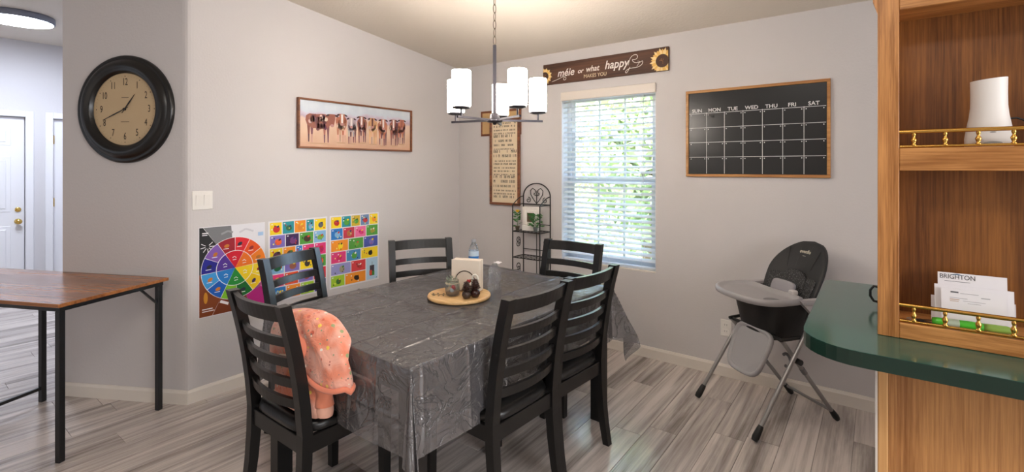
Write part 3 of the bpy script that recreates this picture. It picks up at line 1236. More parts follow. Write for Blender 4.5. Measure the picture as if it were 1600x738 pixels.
def ray_poly(a0, a1, r=1.2):
    pts = [(cx_, cz_)]
    n = max(2, int((a1 - a0) / 12))
    for i in range(n + 1):
        a = R(a0 + (a1 - a0) * i / n)
        pts.append((cx_ + r * math.cos(a), cz_ + r * math.sin(a)))
    return pts


WHT = (240, 238, 240)
for (a0, a1, c) in ((0, 95, (226, 226, 232)), (95, 124, (120, 122, 126)), (124, 184, (26, 26, 28)), (184, 244, (128, 62, 24)), (244, 290, (122, 56, 24)),
                    (290, 318, (176, 30, 120)), (318, 360, (204, 110, 170))):
    p = clip_rect(ray_poly(a0, a1), 0.004, W1 - 0.004, 0.004, PH - 0.004)
    if len(p) > 2:
        P.poly(p, c, 1)
for a in (124, 184, 244, 290, 318):
    p = clip_rect([(cx_ + 0.19 * math.cos(R(a)), cz_ + 0.19 * math.sin(R(a))), (cx_ + 0.8 * math.cos(R(a - 0.3)), cz_ + 0.8 * math.sin(R(a - 0.3))),
                   (cx_ + 0.8 * math.cos(R(a + 0.3)), cz_ + 0.8 * math.sin(R(a + 0.3)))], 0.004, W1 - 0.004, 0.004, PH - 0.004)
    if len(p) > 2:
        P.poly(p, WHT, 2)


def ring(a0, a1, r0, r1):
    n = max(2, int((a1 - a0) / 6))
    o = [(cx_ + r1 * math.cos(R(a0 + (a1 - a0) * i / n)), cz_ + r1 * math.sin(R(a0 + (a1 - a0) * i / n))) for i in range(n + 1)]
    q = [(cx_ + r0 * math.cos(R(a1 + (a0 - a1) * i / n)), cz_ + r0 * math.sin(R(a1 + (a0 - a1) * i / n))) for i in range(n + 1)]
    return o + q


P.disc(cx_, cz_, RO + 0.003, RO + 0.003, WHT, 3, n=48)
for (a0, a1, c) in ((90, 122, (156, 14, 36)), (62, 90, (222, 30, 44)), (34, 62, (232, 84, 22)), (4, 34, (246, 134, 30)), (-26, 4, (244, 214, 46)), (-56, -26, (240, 200, 20)),
                    (-86, -56, (14, 106, 40)), (-116, -86, (124, 196, 40)), (-146, -116, (20, 94, 190)), (-176, -146, (62, 156, 222)), (154, 184, (28, 30, 140)), (122, 154, (128, 88, 176))):
    P.poly(ring(a0 + 0.5, a1 - 0.5, RI, RO), c, 4)
P.disc(cx_, cz_, RI + 0.002, RI + 0.002, WHT, 5, n=40)
for (a0, a1, c) in ((62, 122, (218, 20, 48)), (4, 62, (244, 122, 30)), (-56, 4, (246, 212, 24)), (-116, -56, (30, 140, 54)), (-176, -116, (34, 126, 206)), (122, 184, (82, 50, 152))):
    P.poly(ring(a0 + 0.5, a1 - 0.5, 0.0015, RI - 0.002), c, 6)
pr = random.Random(3)
for k in range(12):
    a = R(-176 + 15 + 30 * k)
    x, z = cx_ + 0.157 * math.cos(a), cz_ + 0.157 * math.sin(a)
    c = pr.choice([(60, 40, 90), (200, 120, 40), (30, 60, 30), (150, 30, 30), (40, 40, 60)])
    P.disc(x, z, 0.016, 0.011, c, 5, pr.random())
    P.stroke([(x - 0.02, z - 0.018), (x + 0.012, z - 0.017)], 0.004, WHT, 5)
for k in range(6):
    a = R(-146 + 60 * k)
    x, z = cx_ + 0.068 * math.cos(a), cz_ + 0.068 * math.sin(a)
    P.stroke([(x - 0.012, z), (x, z + 0.008), (x + 0.012, z - 0.002)], 0.004, WHT, 7)
    P.stroke([(x - 0.01, z - 0.014), (x + 0.012, z - 0.012)], 0.004, WHT, 7)
for k in range(7):
    a = R(150 + k * 42)
    P.stroke([(0.05 + 0.012 * math.cos(a), 0.44 + 0.012 * math.sin(a)), (0.05 + 0.04 * math.cos(a), 0.44 + 0.04 * math.sin(a))], 0.004, WHT, 2)
P.stroke([(0.02, 0.525), (0.055, 0.525)], 0.006, WHT, 2)
P.stroke([(0.02, 0.513), (0.05, 0.513)], 0.005, WHT, 2)
P.stroke([(0.13, 0.51), (0.17, 0.527), (0.2, 0.515)], 0.012, (150, 152, 156), 2)
P.stroke([(0.24, 0.51), (0.28, 0.53), (0.33, 0.51)], 0.012, (206, 206, 214), 2)
P.rect(0.36, 0.395, 0.475, 0.50, (160, 190, 222), 2)
P.disc(0.04, 0.12, 0.012, 0.036, (206, 140, 40), 2)
P.stroke([(0.02, 0.05), (0.08, 0.05)], 0.006, WHT, 2)
P.stroke([(0.02, 0.036), (0.09, 0.036)], 0.005, WHT, 2)
P.poly([(0.12, 0.075), (0.17, 0.05), (0.175, 0.066), (0.128, 0.09)], WHT, 2)
P.disc(0.355, 0.14, 0.026, 0.016, (150, 80, 120), 3, 0.4)
P.build(po)

Y_, O_, Rd, Pk, G_, B_, Vi, Lb, Dk, Te, Lg = ((246, 214, 30), (244, 150, 36), (216, 44, 60), (226, 56, 122), (84, 160, 60), (44, 124, 200), (126, 112, 190), (132, 182, 220), (62, 34, 84), (40, 150, 160), (164, 206, 46))


def grid_poster(name, label, y0, wd, rows, seed, big=None):
    po = thing(name, label, 'poster', (0, y0, PZ0), R(90), 'alphabet posters')
    MB().box(0, wd, -0.001, 0, 0, PH).build('sheet', M_paper, po)
    P = Print()
    pr = random.Random(seed)
    nr = len(rows)
    mrg, gap = 0.012, 0.007
    rh = (PH - 2 * mrg - gap * (nr - 1)) / nr
    for i, (cells, wend) in enumerate(rows):
        z1 = PH - mrg - i * (rh + gap)
        z0 = z1 - rh
        tw = sum(c[0] for c in cells)
        x = mrg
        full = wend * wd - mrg - gap * (len(cells) - 1) - mrg * (wend == 1.0)
        for (cw, c, ic) in cells:
            w_ = full * cw / tw
            P.rect(x, x + w_, z0, z1, c, 1)
            mx, mz = x + w_ * 0.55, z0 + rh * 0.45
            if ic is not None:
                r1, r2 = min(w_, rh) * (0.24 + 0.1 * pr.random()), rh * (0.22 + 0.1 * pr.random())
                P.disc(mx, mz, r1, r2, ic, 2, pr.uniform(-0.6, 0.6))
                c3 = pr.choice([(40, 30, 30), (246, 214, 40), (210, 50, 40), (60, 120, 50), (240, 236, 230), (40, 50, 110)])
                P.disc(mx + r1 * 0.4, mz + r2 * 0.7, r1 * 0.4, r2 * 0.28, c3, 3, pr.random())
            for k in range(3):
                c3 = pr.choice([(40, 30, 30), (250, 240, 120), (210, 50, 40), (60, 120, 50), (240, 236, 230), (40, 50, 110)])
                P.disc(x + w_ * pr.uniform(0.15, 0.85), z0 + rh * pr.uniform(0.15, 0.8), 0.005, 0.006, c3, 2, 0, 8)
            P.stroke([(x + 0.008, z1 - 0.012), (x + 0.02, z1 - 0.012)], 0.007, WHT, 3)
            x += w_ + gap
    if big:
        x0, x1, z0, z1 = big
        P.rect(x0, x1, z0, z1, (176, 208, 230), 1)
        xm = (x0 + x1) / 2
        P.rect(xm - 0.022, xm + 0.022, z0 + 0.03, z0 + 0.115, (70, 66, 78), 2)
        P.rect(xm - 0.026, xm, z0 + 0.035, z0 + 0.075, (216, 70, 44), 3)
        P.rect(xm, xm + 0.024, z0 + 0.03, z0 + 0.065, (70, 150, 66), 3)
        P.stroke([(xm, z0 + 0.115), (xm, z0 + 0.145)], 0.003, (90, 84, 84), 2)
        P.stroke([(x1 - 0.018, z0 + 0.008), (x1 - 0.006, z0 + 0.008)], 0.005, (80, 80, 80), 2)
    P.build(po)


RED, GRY, DGR, ORG, CRM = (200, 40, 34), (104, 104, 108), (26, 92, 52), (236, 96, 50), (240, 224, 190)
grid_poster('alphabet_poster', 'middle poster with picture squares, next to the colour wheel poster', -1.905, 0.447, [
    ([(1, Y_, RED), (1, Te, (60, 110, 70)), (1, O_, (232, 140, 40)), (0.7, Te, Lb), (1.1, Y_, GRY)], 1.0),
    ([(1.1, Vi, ORG), (1, Dk, (120, 60, 120)), (1.1, G_, (70, 50, 30)), (1, Lb, (120, 170, 60))], 1.0),
    ([(1, Y_, (90, 50, 80)), (1, O_, (60, 50, 40)), (0.5, B_, None), (1, Pk, (220, 60, 60)), (1, Pk, (190, 30, 90))], 1.0),
    ([(1, Lb, DGR), (1.1, Vi, (150, 90, 70)), (1, Y_, (50, 40, 40)), (1, G_, ORG)], 1.0),
    ([(1, Pk, Y_), (1, (226, 78, 30), (110, 60, 30)), (1.1, Vi, (150, 60, 60)), (1, Rd, (150, 20, 40))], 1.0),
    ([(1.1, B_, Lb), (1, O_, (60, 40, 40)), (1, Lg, (50, 40, 40)), (0.9, (70, 60, 150), (60, 70, 170))], 1.0)], 5)
grid_poster('alphabet_poster', 'right poster with picture squares and a pale blue pencil panel', -1.437, 0.457, [
    ([(1.1, Y_, RED), (1, Te, G_), (1, (208, 176, 40), G_), (1, (110, 140, 180), (200, 60, 60)), (1, Y_, O_)], 1.0),
    ([(1, B_, Lb), (1, (200, 56, 76), (180, 120, 60)), (1, (236, 110, 160), Pk), (1.1, G_, (160, 150, 50))], 1.0),
    ([(1.1, O_, Y_), (1, G_, (120, 170, 60)), (1, (74, 88, 170), Vi)], 1.0),
    ([(1, (222, 60, 120), (200, 40, 90)), (1, (70, 140, 190), G_), (1.25, Y_, (40, 36, 30))], 1.0),
    ([(1.3, (150, 150, 205), (160, 150, 120)), (1, (220, 62, 66), (190, 50, 50))], 0.71),
    ([(1, Lg, (60, 110, 50)), (1.6, O_, (60, 40, 26))], 0.71)], 9, big=(0.333, 0.445, 0.012, 0.188))

# ------------------------------------------------------------------ cow picture
CW, CHt = 1.068, 0.368
cp = thing('cow_picture', 'long framed painting of a row of brown cows in a dry field', 'picture', (0, -1.703, 1.580), R(90))
fw_ = 0.014
for (x0, x1, z0, z1) in ((0, CW, 0, fw_), (0, CW, CHt - fw_, CHt), (0, fw_, fw_, CHt - fw_), (CW - fw_, CW, fw_, CHt - fw_)):
    MB().box(x0, x1, -0.030, 0, z0, z1, 0.002).build('frame', FRAME_BROWN, cp)


def paint_mat():
    m = bpy.data.materials.new('painted_field')
    m.use_nodes = True
    nt = m.node_tree
    L = nt.links.new
    b = nt.nodes['Principled BSDF']
    b.inputs['Roughness'].default_value = 0.6
    tc = nt.nodes.new('ShaderNodeTexCoord')
    sp = nt.nodes.new('ShaderNodeSeparateXYZ')
    L(tc.outputs['Object'], sp.inputs[0])
    nz = nt.nodes.new('ShaderNodeTexNoise')
    nz.inputs['Scale'].default_value = 9
    nz.inputs['Detail'].default_value = 4
    L(tc.outputs['Object'], nz.inputs['Vector'])
    ma = nt.nodes.new('ShaderNodeMath')
    ma.operation = 'MULTIPLY_ADD'
    ma.inputs[1].default_value = 0.16
    L(nz.outputs['Fac'], ma.inputs[0])
    L(sp.outputs[2], ma.inputs[2])
    cr = nt.nodes.new('ShaderNodeValToRGB')
    el = cr.color_ramp.elements
    el[0].position, el[0].color = 0.10, lin((206, 164, 138))
    el[1].position, el[1].color = 0.44, lin((222, 230, 238))
    for (p, c) in ((0.22, (224, 192, 166)), (0.305, (226, 198, 180)), (0.325, (192, 172, 190)), (0.355, (206, 198, 214)), (0.375, (206, 216, 228))):
        e = el.new(p)
        e.color = lin(c)
    L(ma.outputs[0], cr.inputs[0])
    L(cr.outputs[0], b.inputs['Base Color'])
    return m


MB().box(fw_, CW - fw_, -0.012, -0.004, fw_, CHt - fw_).build('canvas', paint_mat(), cp)
P = Print()
P.mb.M = Matrix.Translation((0, -0.0115, 0))


cr_ = random.Random(31)


def jit(c, k):
    d_ = cr_.uniform(-k, k)
    return tuple(max(0, min(255, int(round((v + d_ + cr_.uniform(-k, k) * 0.4) / 6) * 6))) for v in c)


def cow(x, z, s, c1, c2, face, side):
    """one painted animal: patchy body, pale socks, eared head"""
    bw = 0.086 if side else 0.043
    # far legs, then near legs with pale lower halves
    for i, lx in enumerate((-0.066, -0.046, 0.036, 0.060) if side else (-0.027, -0.010, 0.012, 0.028)):
        c = jit(c2 if i % 2 else c1, 16)
        zb = z - (0.106 + 0.012 * cr_.random()) * s
        zm = z - 0.062 * s
        P.poly([(x + (lx - 0.010) * s, z), (x + (lx + 0.010) * s, z), (x + (lx + 0.006) * s, zm), (x + (lx - 0.005) * s, zm)], c, 1)
        P.poly([(x + (lx - 0.005) * s, zm), (x + (lx + 0.006) * s, zm), (x + (lx + 0.004) * s, zb), (x + (lx - 0.003) * s, zb)], jit((196, 160, 146), 16) if i == 1 else jit(c2, 12), 1)
    # back, shoulder and belly as one outline
    out_ = [(-1.0, 0.10), (-0.96, 0.62), (-0.70, 0.88), (-0.2, 0.84), (0.30, 0.95), (0.78, 0.86), (1.0, 0.45), (0.92, -0.25), (0.55, -0.80), (0.0, -0.72), (-0.5, -0.78), (-0.88, -0.40)]
    P.poly([(x + bw * u * s, z + (0.014 + 0.052 * v) * s) for (u, v) in out_], c1, 2)
    for i in range(26):
        a_, r_ = cr_.random() * 2 * PI, math.sqrt(cr_.random()) * 0.72
        c = jit(c2 if cr_.random() < 0.45 else c1, 22)
        if cr_.random() < 0.12:
            c = jit((222, 190, 176), 14)
        P.disc(x + bw * r_ * math.cos(a_) * s, z + (0.014 + 0.05 * r_ * math.sin(a_)) * s, 0.013 * s * cr_.uniform(0.6, 1.2), 0.019 * s * cr_.uniform(0.6, 1.2), c, 3, cr_.uniform(-0.5, 0.5), 9)
    hx = x + (0.088 if side else 0.005 * cr_.choice([-1, 1])) * s
    hz = z + (0.030 if side else 0.044) * s
    hs = s
    s = s * 1.4
    for e in (-1, 1):
        P.disc(hx + e * 0.020 * s, hz + 0.020 * s, 0.011 * s, 0.0045 * s, jit((74, 48, 52), 8), 4, -0.35 * e, 10)
    P.poly([(hx - 0.014 * s, hz + 0.026 * s), (hx + 0.014 * s, hz + 0.026 * s), (hx + 0.015 * s, hz + 0.006 * s), (hx + 0.008 * s, hz - 0.026 * s), (hx - 0.008 * s, hz - 0.026 * s), (hx - 0.015 * s, hz + 0.006 * s)], c1, 5)
    P.poly([(hx - 0.006 * s, hz + 0.024 * s), (hx + 0.006 * s, hz + 0.024 * s), (hx + 0.005 * s, hz - 0.018 * s), (hx - 0.005 * s, hz - 0.018 * s)], face, 6)
    P.disc(hx, hz - 0.024 * s, 0.009 * s, 0.007 * s, (190, 140, 136), 7, 0, 10)
    s = hs
    P.disc(x, z - 0.116 * s, bw * 0.9 * s, 0.005, (196, 158, 128), 1)


B1, B2, B3, CR2, TAN = (154, 92, 78), (116, 74, 82), (186, 114, 88), (232, 222, 220), (214, 164, 120)
cow(0.17, 0.185, 1.25, B1, B2, B1, True)
cow(0.36, 0.185, 1.15, B3, (214, 168, 148), CR2, False)
cow(0.455, 0.17, 1.05, (186, 172, 176), B2, CR2, False)
cow(0.55, 0.185, 1.1, B1, B2, CR2, False)
cow(0.655, 0.18, 1.1, TAN, (222, 176, 130), (112, 66, 60), False)
cow(0.755, 0.175, 1.15, B3, B2, CR2, False)
cow(0.875, 0.18, 1.15, B1, B2, CR2, False)
cow(0.955, 0.19, 1.1, B3, B2, B1, False)
P.build(cp, 'painted_cows')

# ------------------------------------------------------------------ sign over the window
SW_, SH_ = 1.099, 0.176
sg = thing('wooden_sign', 'dark wooden sign with white script lettering and sunflowers above the window', 'sign', (1.024, 0, 2.156))
MB().box(0, SW_, -0.022, 0, 0, SH_, 0.002).build('board', SIGN_WOOD, sg)
M_script = mat('sign_white', (236, 230, 222), 0.6)
M_petal = mat('petal_yellow', (226, 182, 98), 0.6)
M_petal2 = mat('petal_pale', (238, 210, 150), 0.6)
M_seedhead = mat('seed_brown', (74, 50, 38), 0.7)


def sunflower(cx, cz, r, side):
    fl_ = MB()
    pr = random.Random(int(cx * 100))
    for k in range(26):
        a = 2 * PI * k / 26 + 0.1
        r0, r1 = r * 0.5, r * (1.0 + 0.12 * (k % 2))
        wv = r * 0.15
        pts = []
        for (rr, ww) in ((r0, -wv * 0.7), (r * 0.8, -wv), (r1, 0), (r * 0.8, wv), (r0, wv * 0.7)):
            pts.append((cx + rr * math.cos(a) - ww * math.sin(a), cz + rr * math.sin(a) + ww * math.cos(a)))
        p = clip_rect(pts, 0.001, SW_ - 0.001, 0.002, SH_ - 0.002)
        if len(p) > 2:
            fl_.prism(p, -0.0221 - 0.0003 * (k % 3), -0.0235 - 0.0003 * (k % 3), k % 2, 'xz')
    pts = [(cx + r * 0.56 * math.cos(2 * PI * i / 28), cz + r * 0.56 * math.sin(2 * PI * i / 28)) for i in range(28)]
    p = clip_rect(pts, 0.001, SW_ - 0.001, 0.002, SH_ - 0.002)
    fl_.prism(p, -0.0221, -0.026, 2, 'xz')
    for i in range(9):
        a, rr = pr.random() * 6.28, r * 0.22 * pr.random()
        x, z = cx + rr * math.cos(a), cz + rr * math.sin(a)
        if 0.005 < x < SW_ - 0.005:
            fl_.disc(x, z, 0.004, 0.004, 0.0263, 3, 6)
    fl_.build('sunflower', [M_petal, M_petal2, M_seedhead, mat('seed_gold', (140, 100, 60), 0.7)], sg)


sunflower(SW_ - 0.045, 0.075, 0.088, 1)
sunflower(0.018, 0.075, 0.066, -1)
OUT = 0.0223
text('lettering', 'méie', 0.088, M_script, sg, 0.225, 0.085, OUT, shear=0.25, sx=0.95, offset=0.0012)
text('lettering', 'or', 0.055, M_script, sg, 0.365, 0.082, OUT, shear=0.25, offset=0.0008)
text('lettering', 'what', 0.066, M_script, sg, 0.475, 0.088, OUT, shear=0.25, sx=0.92, offset=0.0008)
text('lettering', 'happy', 0.094, M_script, sg, 0.685, 0.098, OUT, shear=0.25, sx=0.9, offset=0.0014)
text('lettering', 'MAKES YOU', 0.042, mat('sign_cream', (226, 206, 170), 0.6), sg, 0.50, 0.032, OUT, sx=0.9)


def swirl(pts, wd=0.004):
    m = MB()
    # smooth the polyline
    for _ in range(2):
        q = [pts[0]]
        for a, b in zip(pts[:-1], pts[1:]):
            q += [(a[0] * 0.75 + b[0] * 0.25, a[1] * 0.75 + b[1] * 0.25), (a[0] * 0.25 + b[0] * 0.75, a[1] * 0.25 + b[1] * 0.75)]
        q.append(pts[-1])
        pts = q
    m.stroke(pts, wd, OUT + 0.0004)
    m.build('flourish', M_script, sg)


swirl([(0.09, 0.022), (0.15, 0.036), (0.20, 0.055), (0.225, 0.05), (0.232, 0.034), (0.218, 0.022), (0.204, 0.028), (0.206, 0.042), (0.216, 0.044)])
swirl([(0.785, 0.075), (0.80, 0.13), (0.83, 0.152), (0.86, 0.148), (0.862, 0.122), (0.838, 0.11), (0.815, 0.12), (0.83, 0.09), (0.88, 0.085), (0.905, 0.10), (0.90, 0.068), (0.86, 0.05), (0.80, 0.052), (0.77, 0.04), (0.76, 0.022), (0.775, 0.016), (0.80, 0.06)])
swirl([(0.86, 0.098), (0.885, 0.095), (0.855, 0.06)], 0.003)

# ------------------------------------------------------------------ chalkboard calendar
BW, BH = 0.872, 0.612
cb = thing('chalkboard_calendar', 'oak-framed black chalkboard calendar on the wall right of the window', 'chalkboard', (2.248, 0, 1.375))
fb = 0.019
for (x0, x1, z0, z1) in ((0, BW, 0, fb), (0, BW, BH - fb, BH), (0, fb, fb, BH - fb), (BW - fb, BW, fb, BH - fb)):
    MB().box(x0, x1, -0.020, 0, z0, z1, 0.002).build('frame', FRAME_OAK, cb)
bd = MB().box(fb, BW - fb, -0.010, -0.002, fb, BH - fb).build('board', M_board, cb)
gr = MB()
gx0, gx1 = fb + 0.004, BW - fb - 0.004
gz = [fb + 0.004, 0.138, 0.242, 0.345, 0.447]
cols = [gx0 + (gx1 - gx0) * k / 7 for k in range(8)]
for k in range(1, 7):
    gr.stroke([(cols[k], gz[0]), (cols[k], gz[-1] + 0.004)], 0.0032, 0.0102)
for z in gz[1:]:
    gr.stroke([(gx0, z), (gx1, z)], 0.0032, 0.0104)
pr = random.Random(12)
for r_ in range(4):
    for k in range(7):
        gr.disc(cols[k] + 0.012, gz[r_ + 1] - 0.012, 0.0035, 0.0035, 0.0106, 0, 8)
        if pr.random() < 0.8:
            gr.disc(cols[k + 1] - 0.012, gz[r_ + 1] - 0.012, 0.0035, 0.0035, 0.0106, 0, 8)
gr.build('grid_lines', M_chalk, bd)
for k, nme in enumerate(('SUN', 'MON', 'TUE', 'WED', 'THU', 'FRI', 'SAT')):
    text('weekday', nme, 0.034, M_chalk, bd, (cols[k] + cols[k + 1]) / 2 - 0.006, 0.466, 0.0102, offset=0.0006, sx=1.05)
MB().prism([(cols[1] + 0.012, 0.437), (cols[1] + 0.05, 0.432), (cols[1] + 0.052, 0.414), (cols[1] + 0.034, 0.414), (cols[1] + 0.026, 0.424)], -0.0101, -0.016, 0, 'xz').build('magnet_clip', M_rubber, cb)

# ------------------------------------------------------------------ tall print and the plaque behind it
TW_, TH_ = 0.352, 0.795
tp = thing('framed_text_print', 'tall brown-framed cream print full of lines of lettering beside the window', 'picture', (0.422, -0.012, 1.093))
ft = 0.032
for (x0, x1, z0, z1) in ((0, TW_, 0, ft * 0.7), (0, TW_, TH_ - ft * 0.7, TH_), (0, ft * 0.8, ft * 0.7, TH_ - ft * 0.7), (TW_ - ft * 0.8, TW_, ft * 0.7, TH_ - ft * 0.7)):
    MB().box(x0, x1, -0.022, 0, z0, z1, 0.003).build('frame', FRAME_BROWN, tp)
MB().box(ft * 0.8, TW_ - ft * 0.8, -0.010, -0.002, ft * 0.7, TH_ - ft * 0.7).build('paper', mat('print_cream', (226, 208, 178), 0.7), tp)
lt = MB()
pr = random.Random(21)
z = TH_ - 0.045
while z > 0.05:
    hgt = pr.choice([0.012, 0.014, 0.022, 0.026, 0.018])
    x = ft * 0.8 + 0.022
    while x < TW_ - ft * 0.8 - 0.03:
        wl = hgt * pr.uniform(0.4, 0.75)
        k = pr.random()
        t_ = hgt * 0.22
        if k < 0.85:
            lt.stroke([(x, z), (x, z + hgt)], t_, 0.0102)
            if k < 0.6:
                lt.stroke([(x + wl * 0.8, z), (x + wl * 0.8, z + hgt)], t_, 0.0102)
            if k < 0.45:
                lt.stroke([(x, z + hgt * pr.choice([0.1, 0.5, 0.9])), (x + wl * 0.8, z + hgt * pr.choice([0.1, 0.5, 0.9]))], t_ * 0.8, 0.0104)
        x += wl + hgt * 0.30
    z -= hgt * 1.0 + 0.016
lt.build('lettering', mat('print_ink', (70, 60, 54), 0.7), tp)['kind'] = 'stuff'
pl = thing('wall_plaque', 'shallow brown wooden plaque whose top shows above the tall lettering print', 'plaque', (0.296, 0, 1.74))
MB().box(0, 0.478, -0.010, 0, 0, 0.238, 0.002).build('board', FRAME_BROWN, pl)
MB().box(0.022, 0.456, -0.0115, -0.0100, 0.02, 0.218).build('inset', mat('plaque_gold', (196, 160, 110), 0.6), pl)

# ------------------------------------------------------------------ chandelier
M_shade = mat('opal_glass_lit', (250, 250, 252), 0.3, emit=40, ecol=(255, 242, 228))
CX, CY, CZ = 1.606, -1.410, 1.705
ch = thing('chandelier', 'dark bronze five-arm chandelier with white cylinder shades over the table', 'chandelier', (CX, CY, CZ), R(37.04))
ctop = cz(CY) - CZ
MB().tube([(0, 0, 0.01), (0, 0, 0.432)], 0.0135, 4, sq=True).build('rod', M_bronze, ch)
hbm = MB().lathe([(0.0, -0.022), (0.010, -0.020), (0.012, -0.010), (0.045, -0.006), (0.047, 0.006), (0.030, 0.010), (0.026, 0.038), (0.016, 0.046)], 24)
hbm.build('hub', M_bronze, ch)
for k in range(5):
    a = R(84 + 72 * k)
    L_, ca, sa = 0.283, math.cos(a), math.sin(a)
    arm = MB().tube([(0.02 * ca, 0.02 * sa, 0.004), (L_ * ca, L_ * sa, 0.004)], 0.0085, 4, sq=True).build('arm', M_bronze, ch)
    ex, ey = (L_ - 0.028) * ca, (L_ - 0.028) * sa
    MB().tube([(ex, ey, 0.008), (ex, ey, 0.05)], 0.0055, 8).build('stem', M_bronze, ch)
    MB().lathe([(0.030, 0.046), (0.046, 0.050), (0.047, 0.058), (0.02, 0.060)], 24, (ex, ey, 0)).build('shade_cup', M_bronze, ch)
    MB().lathe([(0.018, 0.0605), (0.0495, 0.0605), (0.051, 0.064), (0.051, 0.247), (0.0495, 0.250), (0.048, 0.247), (0.048, 0.066), (0.018, 0.064)], 32, (ex, ey, 0), cap0=False, cap1=False).build('shade', M_shade, ch)
lk = []
ring_me = None
z = 0.440
pts = []
for i in range(20):
    a = 2 * PI * i / 20
    pts.append((0.0085 * math.cos(a), 0, 0.026 * math.sin(a)))
lk_me = MB().tube(pts, 0.0022, 6, closed=True).mesh('chain_link', M_chain)
i = 0
z = 0.447
while z < ctop - 0.03:
    o = bpy.data.objects.new('chain_link', lk_me)
    COL.objects.link(o)
    o.parent = ch
    o.location = (0, 0, z + 0.012)
    o.rotation_euler = (0, 0, R(35 + 90 * (i % 2)))
    z += 0.0455
    i += 1
MB().lathe([(0.0, ctop - 0.045), (0.02, ctop - 0.042), (0.06, ctop - 0.02), (0.064, ctop + 0.006)], 24).build('canopy', M_bronze, ch)

# ------------------------------------------------------------------ hall ceiling light
M_led = mat('led_diffuser', (255, 255, 255), 0.4, emit=104.0, ecol=(232, 240, 255))
hl = thing('ceiling_light', 'round flat ceiling light glowing white in the hall by the doors', 'ceiling light', (-2.96, -2.735, HC))
MB().lathe([(0.245, 0.0), (0.25, -0.01), (0.25, -0.052), (0.236, -0.060)], 48, cap1=False).build('housing', mat('light_housing', (120, 124, 140), 0.4), hl)
MB().lathe([(0.236, -0.060), (0.15, -0.068), (0.0, -0.070)], 48, cap0=False).build('diffuser', M_led, hl)

# ------------------------------------------------------------------ peninsula: base, worktop, oak hutch
HY = -1.645            # face of the hutch and of the base cabinet
HX0 = 3.348
HX1 = 4.75
CTZ = 0.914
CTT = 0.045
bc = thing('base_cabinet', 'light oak base cabinet panel under the green worktop', 'cabinet', (HX0, HY, 0))
MB().box(0.002, HX1 - HX0, 0.012, 0.60, 0.0, CTZ - CTT - 0.001).build('body', OAK_BASE, bc)
MB().box(0.0, 0.026, 0.0, 0.030, 0.0, CTZ - CTT - 0.001, 0.003).build('corner_trim', wood('oak_pale', (196, 142, 84), (222, 174, 116), 'z', 7, 12, 0.4), bc)
MB().box(0.0265, 0.048, 0.004, 0.020, 0.0, CTZ - CTT - 0.001, 0.001).build('stile', OAK_BASE, bc)
MB().box(0.0482, HX1 - HX0, 0.008, 0.020, 0.0, CTZ - CTT - 0.001).build('panel', OAK_BASE, bc)
MB().box(-0.006, 0.0, 0.001, 0.6, 0.0, CTZ - CTT - 0.001).build('end_strip', M_trim, bc)

# worktop with a rounded end
pts = []
x0, yf, yb = 3.153, -1.853, -0.845
rr = 0.16
for i in range(9):
    a = R(180 + 90 * i / 8)
    pts.append((x0 + rr + rr * math.cos(a), yf + rr + rr * math.sin(a)))
pts += [(HX1, yf), (HX1, yb)]
for i in range(5):
    a = R(90 + 90 * i / 4)
    pts.append((x0 + 0.04 + 0.04 * math.cos(a), yb - 0.04 + 0.04 * math.sin(a)))
wt = thing('worktop', 'green marbled laminate worktop with a rounded end beside the highchair', 'worktop', (0, 0, CTZ))
MB().prism(pts, -CTT, -0.0012, sm=False).build('edge_band', mat('green_edge', (16, 44, 35), 0.3, vary=0.25, vscale=9), wt)
MB().prism(pts, -0.0011, 0.0).build('laminate_top', M_green, wt)

hu = thing('oak_hutch', 'tall oak hutch with open shelves and brass gallery rails on the worktop', 'shelf unit', (HX0, HY, CTZ + 0.0005))
W_ = HX1 - HX0
ZT = 1.45          # height of hutch above the worktop
HD = 0.19
b0 = CTZ
MB().box(0, 0.053, 0, 0.020, 0, ZT, 0.0015).build('stile', OAK_Z, hu)
MB().box(W_ - 0.053, W_, 0, 0.020, 0, ZT, 0.0015).build('stile', OAK_Z, hu)
MB().box(0, 0.016, 0.0202, HD, 0, ZT).build('side_panel', OAK_Z, hu)
MB().box(W_ - 0.016, W_, 0.0202, HD, 0, ZT).build('side_panel', OAK_Z, hu)
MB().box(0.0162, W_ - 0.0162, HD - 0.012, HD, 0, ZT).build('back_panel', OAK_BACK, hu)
for (z0, z1, nm) in ((0.0, 0.048, 'bottom_shelf'), (1.43 - b0, 1.499 - b0, 'shelf'), (1.925 - b0, 1.985 - b0, 'shelf')):
    MB().box(0.0532, W_ - 0.0532, 0.0, 0.018, z0, z1, 0.002).build('shelf_rail', OAK_X, hu)
    MB().box(0.0162, W_ - 0.0162, 0.0182, HD - 0.0122, z0 + 0.004, z1 - 0.003).build(nm, OAK_X, hu)
# carved bracket at the top left edge
MB().prism([(0.004, 0.0), (0.004, -0.06), (0.0, -0.075), (-0.012, -0.035), (-0.012, 0.0)], -0.018, 0.0, 0, 'xz').build('bracket', OAK_Z, hu, (0, 0.02, 2.0 - b0))


